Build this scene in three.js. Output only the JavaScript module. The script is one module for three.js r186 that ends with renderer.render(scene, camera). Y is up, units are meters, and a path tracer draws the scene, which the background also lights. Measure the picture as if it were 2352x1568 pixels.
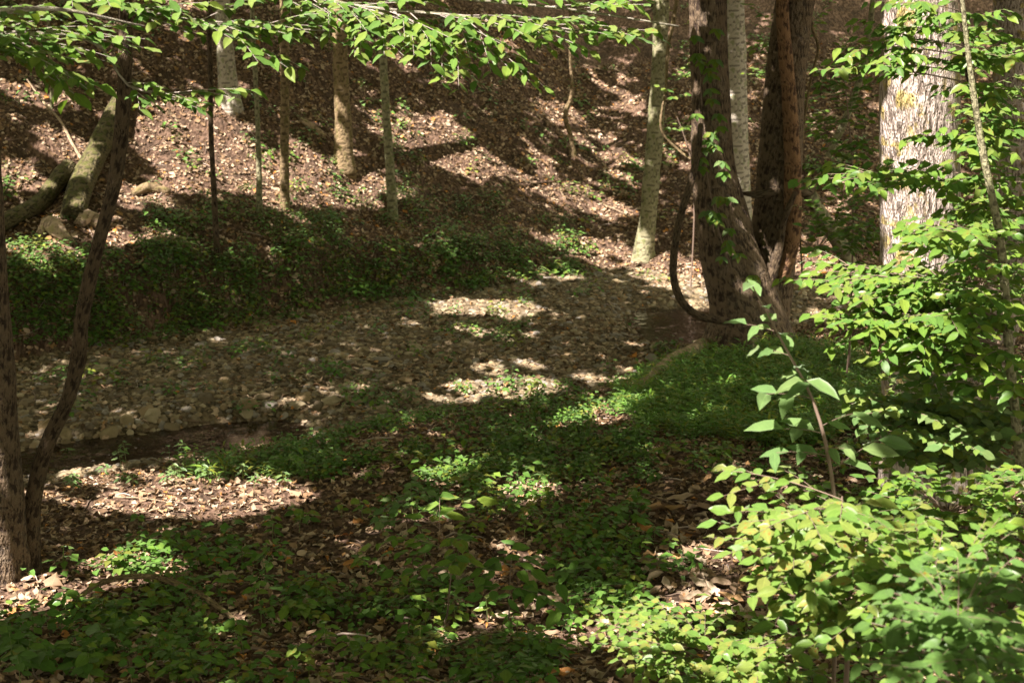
import * as THREE from 'three';
import { mergeGeometries, mergeVertices, toCreasedNormals } from 'three/addons/utils/BufferGeometryUtils.js';

// ---------------------------------------------------------------- camera, sky, sun, exposure
const scene = new THREE.Scene();
const EYE = 6, PITCH = 15 * Math.PI / 180, VFOV = 26;
const camera = new THREE.PerspectiveCamera(VFOV, 1024 / 682, 0.1, 400);
camera.position.set(0, EYE, 0);
camera.rotation.set(-PITCH, 0, 0);
camera.focus = 12.5;
camera.userData.fStop = 2.8;
scene.add(camera);

const SUN = new THREE.Vector3(-0.70, 1.30, 0.62).normalize();      // towards the sun: high, left, a little behind the camera
const sun = new THREE.DirectionalLight(new THREE.Color(1.0, 0.89, 0.84), 5);
sun.position.copy(SUN).multiplyScalar(60);
sun.castShadow = true;
sun.shadow.mapSize.set(4096, 4096);
Object.assign(sun.shadow.camera, { left: -35, right: 35, top: 35, bottom: -35, near: 1, far: 140 });
scene.add(sun, sun.target);

{ // clear summer sky with a pale horizon
  const w = 64, h = 32, data = new Float32Array(w * h * 4);
  for (let j = 0; j < h; j++) for (let i = 0; i < w; i++) {
    const el = Math.max(0, Math.sin((j + 0.5) / h * Math.PI - Math.PI / 2)), k = Math.pow(1 - el, 2.5), o = (j * w + i) * 4;
    data[o] = 0.52 + 0.17 * k; data[o + 1] = 0.495 + 0.16 * k; data[o + 2] = 0.365 + 0.15 * k; data[o + 3] = 1;
  }
  const t = new THREE.DataTexture(data, w, h, THREE.RGBAFormat, THREE.FloatType);
  t.mapping = THREE.EquirectangularReflectionMapping; t.magFilter = THREE.LinearFilter; t.minFilter = THREE.LinearFilter; t.needsUpdate = true;
  scene.background = t; scene.environment = t;
  scene.backgroundIntensity = 1; scene.environmentIntensity = 1;
}
const renderer = new THREE.WebGLRenderer({ antialias: true });
renderer.toneMapping = THREE.LinearToneMapping;
renderer.toneMappingExposure = 4.1;
renderer.shadowMap.enabled = true;

// ---------------------------------------------------------------- small helpers
const V3 = (x, y, z) => new THREE.Vector3(x, y, z);
function rng(seed) { let a = seed >>> 0; return () => { a = (a + 0x6D2B79F5) | 0; let t = Math.imul(a ^ (a >>> 15), 1 | a); t = (t + Math.imul(t ^ (t >>> 7), 61 | t)) ^ t; return ((t ^ (t >>> 14)) >>> 0) / 4294967296; }; }
const clamp = (x, a = 0, b = 1) => Math.min(b, Math.max(a, x));
const lerp = (a, b, t) => a + (b - a) * t;
const smooth = (a, b, x) => { const t = clamp((x - a) / (b - a)); return t * t * (3 - 2 * t); };
function hash(x, y, z) { let h = Math.imul(x | 0, 374761393) ^ Math.imul(y | 0, 668265263) ^ Math.imul(z | 0, 1274126177); h = Math.imul(h ^ (h >>> 13), 1274126177); return ((h ^ (h >>> 16)) >>> 0) / 4294967296; }
function vnoise(x, y, z = 0, per = 0) {
  const xi = Math.floor(x), yi = Math.floor(y), zi = Math.floor(z); let fx = x - xi, fy = y - yi, fz = z - zi;
  fx = fx * fx * (3 - 2 * fx); fy = fy * fy * (3 - 2 * fy); fz = fz * fz * (3 - 2 * fz);
  const m = per ? (n) => ((n % per) + per) % per : (n) => n;
  const c = (a, b, d) => hash(m(xi + a), m(yi + b), zi + d);
  const l0 = lerp(lerp(c(0, 0, 0), c(1, 0, 0), fx), lerp(c(0, 1, 0), c(1, 1, 0), fx), fy);
  if (!fz) return l0;
  return lerp(l0, lerp(lerp(c(0, 0, 1), c(1, 0, 1), fx), lerp(c(0, 1, 1), c(1, 1, 1), fx), fy), fz);
}
function fbm(x, y, oct = 4, seed = 0, per = 0) { let s = 0, a = 0.5, t = 0; for (let i = 0; i < oct; i++) { s += a * vnoise(x, y, seed + i * 7, per); t += a; a *= 0.5; x *= 2; y *= 2; per *= 2; } return s / t; }

// photo pixel (2352 x 1568) -> direction, point at a distance, point on the ground
const FPX = 784 / Math.tan(VFOV / 2 * Math.PI / 180), CP = Math.cos(PITCH), SP = Math.sin(PITCH);
function ray(u, v) { const X = (u - 1176) / FPX, Y = (784 - v) / FPX; return V3(X, -SP + Y * CP, -(CP + Y * SP)); }
function at(u, v, d) { const r = ray(u, v); return r.multiplyScalar(d / -r.z).add(V3(0, EYE, 0)); }
function flat(u, v, y = 0) { const r = ray(u, v); return r.multiplyScalar((y - EYE) / r.y).add(V3(0, EYE, 0)); }
const pxToM = (px, d) => px / FPX * d / 0.965;

// ---------------------------------------------------------------- terrain
function table(pts) { return (x) => { if (x <= pts[0][0]) return pts[0][1]; for (let i = 1; i < pts.length; i++) if (x <= pts[i][0]) { const t = (x - pts[i - 1][0]) / (pts[i][0] - pts[i - 1][0]); return lerp(pts[i - 1][1], pts[i][1], t); } return pts[pts.length - 1][1]; }; }
const plan = (l) => l.map(([u, v]) => { const p = flat(u, v); return [p.x, -p.z]; });
const farEdge = table([[-14, 16], ...plan([[40, 835], [290, 790], [440, 757], [690, 722], [835, 693], [980, 677], [1130, 657], [1265, 632]]), [2.2, 27.6], [4, 26.4], [7, 25.6], [14, 25.8]]);
const nearEdge = table([[-14, 15], ...plan([[90, 1110], [430, 1050], [690, 1000], [980, 945], [1370, 890], [1590, 800]]), [3.6, 22.6], [5, 23.6], [9, 24.0], [14, 24.2]]);
const bankTop = table([[-9, 1.1], [-5, 1.0], [-2.5, 0.75], [-0.6, 0.5], [0.8, 0.2], [1.6, 0.05], [14, 0.05]]);
const slopeFoot = table([[-14, 21], [-6, 25.6], [-4, 26.7], [0, 28.9], [2, 28.8], [5, 28.0], [14, 27.2]]);
const poolA = flat(350, 1008), poolB = flat(1585, 735);
function height(x, z) {
  const d = -z, dn = nearEdge(x), df = Math.max(farEdge(x), dn + 1.2);
  const n1 = fbm(x * 0.7 + 40, d * 0.7, 3, 3) - 0.5, n2 = fbm(x * 3.1, d * 3.1, 3, 9) - 0.5;
  let y;
  if (d < dn) {
    const t = dn - d;
    y = smooth(0, 1.6, t) * 0.2 + clamp((t - 1) / 5.5) * 0.42;
    y += Math.max(0, 11 - d) * 0.25 + Math.max(0, 4.5 - d) * 0.25;
    y = Math.min(y, 4.9) + (n1 * 0.22 + n2 * 0.07) * smooth(0, 1.4, t);
  } else if (d < df) {
    y = n2 * 0.07 + n1 * 0.06;
    const e = Math.min(d - dn, df - d);
    y += 0.05 * smooth(0, 2.5, e);
  } else {
    const t = d - df;
    y = bankTop(x) * smooth(0, 1.1, t) + lerp(0.17, 0.08, smooth(0, 2.5, x)) * t;
    const s = d - slopeFoot(x); y += 0.46 * (s > 6 ? s : Math.log(1 + Math.exp(s * 1.6)) / 1.6);
    y = Math.min(y, 16);
    y += (n1 * 0.5 + n2 * 0.11) * smooth(0, 1.5, t);
  }
  const ax = x - poolA.x, ad = d + poolA.z, p = (ax * 0.92 + ad * 0.38) / 2.0, q = (-ax * 0.38 + ad * 0.92) / 0.62;
  y -= 0.26 * Math.exp(-(p * p * p * p + q * q * q * q));
  const bx = (x - poolB.x) / 1.15, bd = (d + poolB.z) / 1.25;
  y -= 0.26 * Math.exp(-(bx * bx * bx * bx + bd * bd * bd * bd));
  return y;
}
function normalAt(x, z, e = 0.12) { return V3(height(x - e, z) - height(x + e, z), 2 * e, height(x, z - e) - height(x, z + e)).normalize(); }
function gnd(u, v) {
  const r = ray(u, v); let t0 = 4, t = 4;
  for (; t < 70; t += 0.25) { if (EYE + r.y * t < height(r.x * t, r.z * t)) break; t0 = t; }
  for (let i = 0; i < 12; i++) { const m = (t0 + t) / 2; if (EYE + r.y * m < height(r.x * m, r.z * m)) t = m; else t0 = m; }
  return V3(r.x * t, EYE + r.y * t, r.z * t);
}
const inBed = (x, d) => d > nearEdge(x) - 0.1 && d < farEdge(x) + 0.12;
function project(p) { const dy = p.y - EYE, dz = -p.z, f = dz * CP - dy * SP, up = dz * SP + dy * CP; return [1176 + FPX * p.x / f, 784 - FPX * up / f, f]; }
const inView = (p, m = 60) => { const [u, v, f] = project(p); return f > 0 && u > -m && u < 2352 + m && v > -m && v < 1568 + m; };

// ---------------------------------------------------------------- textures and materials
function tex(w, h, fn, srgb = true, repeat = true) {
  const data = new Uint8Array(w * h * 4);
  for (let j = 0; j < h; j++) for (let i = 0; i < w; i++) { const c = fn((i + 0.5) / w, (j + 0.5) / h), o = (j * w + i) * 4; for (let k = 0; k < 3; k++) data[o + k] = clamp(srgb ? Math.pow(clamp(c[k]), 1 / 2.2) : c[k]) * 255; data[o + 3] = 255; }
  const t = new THREE.DataTexture(data, w, h, THREE.RGBAFormat); t.magFilter = THREE.LinearFilter; t.minFilter = THREE.LinearFilter;
  if (repeat) t.wrapS = t.wrapT = THREE.RepeatWrapping; if (srgb) t.colorSpace = THREE.SRGBColorSpace; t.needsUpdate = true; return t;
}
const mix3 = (a, b, t) => [lerp(a[0], b[0], t), lerp(a[1], b[1], t), lerp(a[2], b[2], t)];
const C = (r, g, b) => new THREE.Color().setRGB(r, g, b);
const M = {};
{ // soil crumbs and shredded leaf mould
  const f = (u, v) => fbm(u * 9, v * 9, 5, 21, 9), g = (u, v) => fbm(u * 60, v * 34, 3, 33, 0);
  const c = tex(512, 512, (u, v) => { const a = f(u, v), b = g(u, v), s = hash(u * 512 | 0, v * 512 | 0, 5); let k = mix3([0.07, 0.044, 0.028], [0.2, 0.135, 0.095], smooth(0.3, 0.75, b)); k = mix3(k, [0.05, 0.036, 0.024], smooth(0.5, 0.72, a) * 0.7); if (s > 0.985) k = mix3(k, [0.3, 0.22, 0.16], 0.7); return k; });
  const b = tex(512, 512, (u, v) => { const x = 0.5 * f(u, v) + 0.5 * g(u, v); return [x, x, x]; }, false);
  M.soil = new THREE.MeshPhysicalMaterial({ color: C(0.8, 0.76, 0.72), specularIntensity: 0.2, map: c, bumpMap: b, bumpScale: 0.05, roughness: 0.95 });
  const gc = tex(512, 512, (u, v) => { const b2 = fbm(u * 44, v * 44, 3, 51, 44), a = fbm(u * 6, v * 6, 4, 57, 6), s = hash(u * 256 | 0, v * 256 | 0, 8); let k = mix3([0.04, 0.03, 0.016], [0.17, 0.13, 0.07], smooth(0.3, 0.7, b2)); k = mix3(k, [0.16, 0.115, 0.07], smooth(0.4, 0.6, a) * 0.5); if (s > 0.97) k = mix3(k, [0.24, 0.19, 0.11], 0.6); return k; });
  M.gravel = new THREE.MeshPhysicalMaterial({ specularIntensity: 0.2, map: gc, bumpMap: b, bumpScale: 0.06, roughness: 0.92 });
}
function barkTex(seed, dark, light, kx, ky, patch, patchAmt) {
  const h = (u, v) => { const w = (fbm(u * 5, v * 3, 3, seed, 0) - 0.5) * 3.2, a = u * kx + w; let x = 0.5 * vnoise(a, v * ky, seed + 2) + 0.28 * vnoise(a * 2.1 + 7, v * ky * 1.7, seed + 4) + 0.22 * vnoise(a * 4.3, v * ky * 4.5, seed + 6); return clamp((x - 0.5) * 1.9 + 0.52); };
  const blend = (fn) => (u, v) => { const e = smooth(0.9, 1, u), a = fn(u, v); return e ? a.map((x, i) => lerp(x, fn(u - 1, v)[i], e)) : a; };
  const map = tex(768, 768, blend((u, v) => { const x = h(u, v); let k = mix3(dark, light, smooth(0.12, 0.62, x)); const p = smooth(0.52, 0.66, fbm(u * 7, v * 5, 5, seed + 9, 0)) * patchAmt; k = mix3(k, patch, p * (0.45 + 0.55 * x)); const s = hash(u * 512 | 0, v * 512 | 0, seed); return mix3(k, light, s > 0.95 ? 0.35 : 0); }));
  const bump = tex(768, 768, blend((u, v) => { const x = h(u, v); return [x, x, x]; }), false);
  return { map, bump };
}
function barkMat(t, color = [1, 1, 1], bumpScale = 0.02) { return new THREE.MeshPhysicalMaterial({ specularIntensity: 0.25, map: t.map, bumpMap: t.bump, bumpScale, roughness: 0.92, color: C(...color) }); }
const barkGrey = barkTex(101, [0.15, 0.115, 0.09], [0.5, 0.425, 0.36], 46, 9, [0.42, 0.33, 0.08], 0.95);
const barkBrown = barkTex(202, [0.035, 0.023, 0.016], [0.15, 0.108, 0.066], 26, 9, [0.22, 0.18, 0.13], 0.35);
const barkPale = barkTex(303, [0.12, 0.105, 0.075], [0.3, 0.27, 0.2], 12, 12, [0.13, 0.15, 0.05], 0.7);
const barkMoss = barkTex(404, [0.035, 0.028, 0.016], [0.14, 0.11, 0.065], 14, 5, [0.075, 0.08, 0.018], 1);
M.barkGrey = barkMat(barkGrey, [1, 1, 1], 0.03);
M.barkBrown = barkMat(barkBrown, [1, 1, 1], 0.025);
M.barkRust = barkMat(barkBrown, [1.5, 1.2, 1.0], 0.02);
M.barkPale = barkMat(barkPale, [0.88, 0.92, 0.74], 0.01);
M.barkSilver = barkMat(barkPale, [1.35, 1.35, 1.45], 0.01);
M.barkTan = barkMat(barkPale, [0.78, 0.64, 0.48], 0.012);
M.barkDark = barkMat(barkBrown, [0.75, 0.75, 0.72], 0.02);
M.barkMoss = barkMat(barkMoss, [0.8, 0.85, 0.7], 0.02);
M.deadWood = barkMat(barkPale, [1.5, 1.25, 1.15], 0.01);
M.stick = barkMat(barkBrown, [1.9, 1.8, 1.75], 0.008);
M.twig = new THREE.MeshStandardMaterial({ color: C(0.17, 0.12, 0.085), roughness: 0.85 });
M.greenStem = new THREE.MeshStandardMaterial({ color: C(0.16, 0.2, 0.06), roughness: 0.7 });
M.paleTwig = new THREE.MeshStandardMaterial({ color: C(0.34, 0.29, 0.25), roughness: 0.8 });

const veinTex = tex(128, 128, (u, v) => { const x = Math.abs(u - 0.5) * 2, mid = Math.exp(-x * x * 900), side = Math.pow(Math.max(0, Math.cos((v * 9 - x * 2.2) * Math.PI * 2)), 14) * 0.6; const blot = fbm(u * 5, v * 5, 3, 71); const k = 0.78 + 0.3 * Math.max(mid, side * 0.5) + (blot - 0.5) * 0.3; return [k * 0.92, k * 0.95, k * 0.8]; }, true, false);
const spotTex = tex(128, 128, (u, v) => { const x = Math.abs(u - 0.5) * 2, mid = Math.exp(-x * x * 900), side = Math.pow(Math.max(0, Math.cos((v * 9 - x * 2.2) * Math.PI * 2)), 14) * 0.6; const k = 0.8 + 0.25 * Math.max(mid, side * 0.5), s = smooth(0.62, 0.7, fbm(u * 6, v * 6, 3, 79)); return mix3([k * 0.92, k * 0.95, k * 0.8], [1, 0.5, 0.35], s); }, true, false);
function leafMat(r, g, b, o = {}) { return new THREE.MeshPhysicalMaterial({ color: C(r, g, b), map: o.spot ? spotTex : veinTex, roughness: 0.85, transmission: o.t ?? 0.4, clearcoat: o.coat ?? 0.3, clearcoatRoughness: 0.3, specularIntensity: 0.4, side: THREE.DoubleSide }); }
M.leafMid = [leafMat(0.135, 0.265, 0.024), leafMat(0.115, 0.245, 0.03), leafMat(0.17, 0.29, 0.026), leafMat(0.1, 0.22, 0.028), leafMat(0.21, 0.31, 0.03), leafMat(0.19, 0.27, 0.035, { spot: true }), leafMat(0.15, 0.28, 0.025)];
M.leafLight = [leafMat(0.19, 0.3, 0.05), leafMat(0.23, 0.31, 0.055), leafMat(0.16, 0.285, 0.04), leafMat(0.26, 0.3, 0.065, { spot: true }), leafMat(0.135, 0.26, 0.04)];
M.leafPale = [leafMat(0.17, 0.29, 0.09), leafMat(0.14, 0.26, 0.08), leafMat(0.2, 0.3, 0.1)];
M.leafBlue = [leafMat(0.115, 0.235, 0.045), leafMat(0.135, 0.26, 0.05), leafMat(0.105, 0.215, 0.04)];
M.leafDark = [leafMat(0.1, 0.235, 0.022), leafMat(0.09, 0.21, 0.024), leafMat(0.13, 0.25, 0.025)];
M.leafYellow = [leafMat(0.42, 0.36, 0.04)];
M.leafAny = new THREE.MeshPhysicalMaterial({ color: 0xffffff, vertexColors: true, map: veinTex, roughness: 0.85, transmission: 0.4, clearcoat: 0.22, clearcoatRoughness: 0.34, specularIntensity: 0.4, side: THREE.DoubleSide });
M.canopyLeaf = new THREE.MeshPhysicalMaterial({ color: C(0.17, 0.2, 0.03), roughness: 0.95, specularIntensity: 0.3, transmission: 0.5, side: THREE.DoubleSide });
M.litter = new THREE.MeshPhysicalMaterial({ specularIntensity: 0.25, color: 0xffffff, vertexColors: true, map: veinTex, roughness: 0.82, side: THREE.DoubleSide });
M.water = new THREE.MeshPhysicalMaterial({ color: C(0.2, 0.145, 0.09), roughness: 0.03, transmission: 0.92, ior: 1.33, bumpMap: tex(256, 256, (u, v) => { const x = fbm(u * 8, v * 8, 4, 91, 8); return [x, x, x]; }, false), bumpScale: 0.012 });

// ---------------------------------------------------------------- geometry builders
function leafGeo({ w = 0.5, fold = 0.12, droop = 0.12, n = 4, tip = 0.6, wave = 0, lobes = 0 } = {}) {
  const P = [], U = [], I = [];
  for (let i = 0; i <= n; i++) {
    const t = i / n; let half = w / 2 * Math.pow(Math.sin(Math.PI * Math.pow(t, 0.85)), tip === 0 ? 1 : 0.85) * (1 - 0.18 * t);
    if (i === n) half = 0; if (i === 0) half = 0.012;
    if (lobes && i > 0 && i < n) half *= i % 2 ? 1.3 : 0.55;
    const y = -droop * t * t + 0.02 * Math.sin(t * 9 + wave);
    P.push(-half, y + fold * half * 2 + wave * 0.05 * Math.sin(i * 2.1), t, 0, y, t, half, y + fold * half * 2 + wave * 0.05 * Math.cos(i * 1.7), t);
    U.push(0.5 - half / w, t, 0.5, t, 0.5 + half / w, t);
    if (i) { const a = (i - 1) * 3, b = i * 3; I.push(a, a + 1, b, b, a + 1, b + 1, a + 1, a + 2, b + 1, b + 1, a + 2, b + 2); }
  }
  const g = new THREE.BufferGeometry(); g.setAttribute('position', new THREE.Float32BufferAttribute(P, 3)); g.setAttribute('uv', new THREE.Float32BufferAttribute(U, 2)); g.setIndex(I);
  g.computeVertexNormals(); g.name = 'leaf'; return g;
}
function chip(w, fold, droop) { // four faces: a pointed leaf with a midrib
  const g = new THREE.BufferGeometry(), h = w / 2; g.setAttribute('position', new THREE.Float32BufferAttribute([0, 0, 0, -h, fold * h - droop * 0.2, 0.45, 0, -droop * 0.25, 0.5, h, fold * h - droop * 0.2, 0.45, 0, -droop, 1], 3)); g.setAttribute('uv', new THREE.Float32BufferAttribute([0.5, 0, 0, 0.45, 0.5, 0.5, 1, 0.45, 0.5, 1], 2)); g.setIndex([0, 2, 1, 0, 3, 2, 1, 2, 4, 2, 3, 4]); g.computeVertexNormals(); return g;
}
const G = {
  tiny: [chip(0.6, 0.2, 0.15), chip(0.72, 0.35, 0.3)], tinyRound: [leafGeo({ n: 3, w: 0.85 }), leafGeo({ n: 3, w: 0.8, droop: 0.3, fold: 0.2 })], tinySlim: [chip(0.45, 0.2, 0.3)], canopy: [chip(0.95, 0.2, 0.15)],
  leaf: [leafGeo({}), leafGeo({ w: 0.56, fold: 0.22, droop: 0.22 }), leafGeo({ w: 0.48, fold: 0.05, droop: 0.3, wave: 1 }), leafGeo({ w: 0.6, fold: 0.1, droop: 0.05, wave: 0.6 })],
  slim: [leafGeo({ w: 0.4, fold: 0.16, droop: 0.2 }), leafGeo({ w: 0.42, fold: 0.1, droop: 0.36, wave: 1 }), leafGeo({ w: 0.44, fold: 0.3, droop: 0.12 })],
  round: [leafGeo({ w: 0.8, fold: 0.08, droop: 0.1 }), leafGeo({ w: 0.72, fold: 0.15, droop: 0.2, wave: 0.7 })],
  litter: [leafGeo({ w: 0.6, fold: 0.4, droop: -0.25, wave: 2, n: 3 }), leafGeo({ w: 0.6, fold: -0.3, droop: 0.3, wave: 3, n: 3 }), leafGeo({ w: 0.75, fold: 0.15, droop: 0.1, wave: 2, n: 4 }), leafGeo({ w: 0.9, fold: -0.25, droop: -0.15, wave: 3, n: 4, lobes: 1 }), leafGeo({ w: 0.4, fold: 0.9, droop: 0.2, wave: 1, n: 3 })],
  big: [leafGeo({ w: 0.5, fold: 0.4, droop: -0.25, wave: 2 }), leafGeo({ w: 0.55, fold: -0.3, droop: 0.3, wave: 3 }), leafGeo({ w: 0.62, fold: 0.15, droop: 0.1, wave: 2, n: 8, lobes: 1 }), leafGeo({ w: 0.85, fold: -0.25, droop: -0.15, wave: 3, n: 6, lobes: 1 }), leafGeo({ w: 0.36, fold: 0.9, droop: 0.2, wave: 1 })],
};
function tube(pts, radii, radial = 8, o = {}) {
  const curve = new THREE.CatmullRomCurve3(pts, false, 'centripetal'), len = curve.getLength(), n = o.n ?? Math.max(pts.length * 2, Math.min(60, Math.round(len / (o.step ?? 0.25))));
  const fr = curve.computeFrenetFrames(n, false), P = [], U = [], I = [], rAvg = radii.reduce((a, b) => a + b) / radii.length, rep = Math.max(1, Math.round(2 * Math.PI * rAvg / (o.tile ?? 0.6)));
  // steady frames: carry one side vector along
  let side = Math.abs(fr.tangents[0].y) > 0.9 ? V3(1, 0, 0) : V3(0, 1, 0); const c = V3(), q = V3(), b = V3();
  for (let i = 0; i <= n; i++) {
    const t = i / n, tt = curve.getUtoTmapping(t), p = curve.getPoint(tt), T = fr.tangents[i]; side.addScaledVector(T, -side.dot(T)).normalize(); b.crossVectors(T, side);
    const k = (radii.length === pts.length ? tt : t) * (radii.length - 1), k0 = Math.min(radii.length - 2, Math.floor(k)); let R = lerp(radii[k0], radii[k0 + 1], k - k0);
    for (let j = 0; j <= radial; j++) {
      const a = j / radial * Math.PI * 2, ca = Math.cos(a), sa = Math.sin(a); let r = R;
      if (o.rough) r *= 1 + o.rough * (vnoise(ca * 1.6 + 5, sa * 1.6 + 5, t * len * 1.3 / Math.max(0.2, rAvg * 3) + (o.seed ?? 0)) - 0.5) * 2;
      if (o.flare) { const hgt = t * len; r *= 1 + o.flare * Math.exp(-Math.max(0, hgt - 0.1) / (rAvg * 1.6)) * (1 + 0.5 * Math.cos(a * 5 + (o.seed ?? 0))); }
      if (o.shape) r *= o.shape(a, t * len);
      q.copy(p).addScaledVector(side, ca * r).addScaledVector(b, sa * r); P.push(q.x, q.y, q.z); U.push(j / radial * rep, t * len / (o.tile ?? 0.6));
    }
  }
  const w = radial + 1;
  for (let i = 0; i < n; i++) for (let j = 0; j < radial; j++) { const a = i * w + j, d = a + w; I.push(a, a + 1, d, d, a + 1, d + 1); }
  for (const [row, flip] of [[0, false], [n, true]]) { const p = curve.getPointAt(row / n), m = P.length / 3; P.push(p.x, p.y, p.z); U.push(0.5, 0.5); for (let j = 0; j < radial; j++) { const a = row * w + j; flip ? I.push(a, a + 1, m) : I.push(a + 1, a, m); } }
  const g = new THREE.BufferGeometry(); g.setAttribute('position', new THREE.Float32BufferAttribute(P, 3)); g.setAttribute('uv', new THREE.Float32BufferAttribute(U, 2)); g.setIndex(I); g.computeVertexNormals();
  // close the seam in the normals
  const N = g.attributes.normal; for (let i = 0; i <= n; i++) { const a = i * w, e = a + radial; c.set(N.getX(a) + N.getX(e), N.getY(a) + N.getY(e), N.getZ(a) + N.getZ(e)).normalize(); N.setXYZ(a, c.x, c.y, c.z); N.setXYZ(e, c.x, c.y, c.z); }
  return g;
}

// ---------------------------------------------------------------- scene graph helpers
const taken = new Map();
function numbered(name) { const n = taken.get(name) ?? 0; taken.set(name, n + 1); return n ? `${name}_${String(n).padStart(3, '0')}` : name; }
function shade(o) { o.castShadow = o.receiveShadow = true; return o; }
function thing(name, label, category, pos, group) { const o = new THREE.Group(); o.name = numbered(name); if (pos) o.position.copy(pos); o.userData = { label, category }; if (group) o.userData.group = group; scene.add(o); return o; }
function part(parent, name, geo, mat, local = false, leaves) { const m = shade(new THREE.Mesh(geo, mat)); m.name = name; if (!local && parent.isGroup) geo.translate(-parent.position.x, -parent.position.y, -parent.position.z); parent.add(m); if (leaves) for (let i = leaves.length - 1; i >= 0 && !leaves[i].branch; i--) leaves[i].branch = m; return m; }
function solo(name, geo, mat, label, category, group) { const m = shade(new THREE.Mesh(geo, mat)); m.name = numbered(name); m.userData = { label, category }; if (group) m.userData.group = group; scene.add(m); return m; }
function structure(name, geo, mat) { const m = shade(new THREE.Mesh(geo, mat)); m.name = name; m.userData.kind = 'structure'; m.userData.label = { forest_floor: 'brown woodland floor with fallen leaves rising into a slope', creek_bed: 'stony gravel creek bed crossing the wood', creek_water: 'shallow dark pool of water in the creek' }[name.replace(/_\d+$/, '')]; scene.add(m); return m; }
function instances(parent, name, geo, mat, mats, colors, top) { const m = shade(new THREE.InstancedMesh(geo, mat, mats.length)); m.name = top ? numbered(name) : name; mats.forEach((x, i) => { m.setMatrixAt(i, x); if (colors) m.setColorAt(i, colors[i]); }); m.userData.kind = 'stuff'; parent.add(m); return m; }
function merged(parent, name, geos, list, mat, top) { // list: [geometry number, matrix, colour]
  let nv = 0, ni = 0; for (const [k] of list) { nv += geos[k].attributes.position.count; ni += geos[k].index.count; }
  const P = new Float32Array(nv * 3), N = new Float32Array(nv * 3), U = new Float32Array(nv * 2), K = new Float32Array(nv * 3), I = new Uint32Array(ni), v = V3(), nm = new THREE.Matrix3(); let ov = 0, oi = 0;
  for (const [k, m, c] of list) { const g = geos[k], p = g.attributes.position, n = g.attributes.normal, u = g.attributes.uv, ix = g.index.array; nm.getNormalMatrix(m);
    for (let i = 0; i < p.count; i++) { v.fromBufferAttribute(p, i).applyMatrix4(m); P.set([v.x, v.y, v.z], (ov + i) * 3); v.fromBufferAttribute(n, i).applyMatrix3(nm).normalize(); N.set([v.x, v.y, v.z], (ov + i) * 3); U[(ov + i) * 2] = u.getX(i); U[(ov + i) * 2 + 1] = u.getY(i); if (c) K.set([c.r, c.g, c.b], (ov + i) * 3); }
    for (let i = 0; i < ix.length; i++) I[oi + i] = ix[i] + ov; ov += p.count; oi += ix.length; }
  const g = new THREE.BufferGeometry(); g.setAttribute('position', new THREE.BufferAttribute(P, 3)); g.setAttribute('normal', new THREE.BufferAttribute(N, 3)); g.setAttribute('uv', new THREE.BufferAttribute(U, 2)); if (list[0][2]) g.setAttribute('color', new THREE.BufferAttribute(K, 3)); g.setIndex(new THREE.BufferAttribute(I, 1));
  const o = shade(new THREE.Mesh(g, mat)); o.name = top ? numbered(name) : name; o.userData.kind = 'stuff'; parent.add(o); M.tris = (M.tris ?? 0) + ni / 3; return o;
}
function leafMatrix(pos, dir, up, len, wide = 1) { const z = dir.clone().normalize(), x = V3().crossVectors(up, z).normalize(), y = V3().crossVectors(z, x); return new THREE.Matrix4().makeBasis(x.multiplyScalar(len * wide), y.multiplyScalar(len), z.multiplyScalar(len)).setPosition(pos); }

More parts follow.
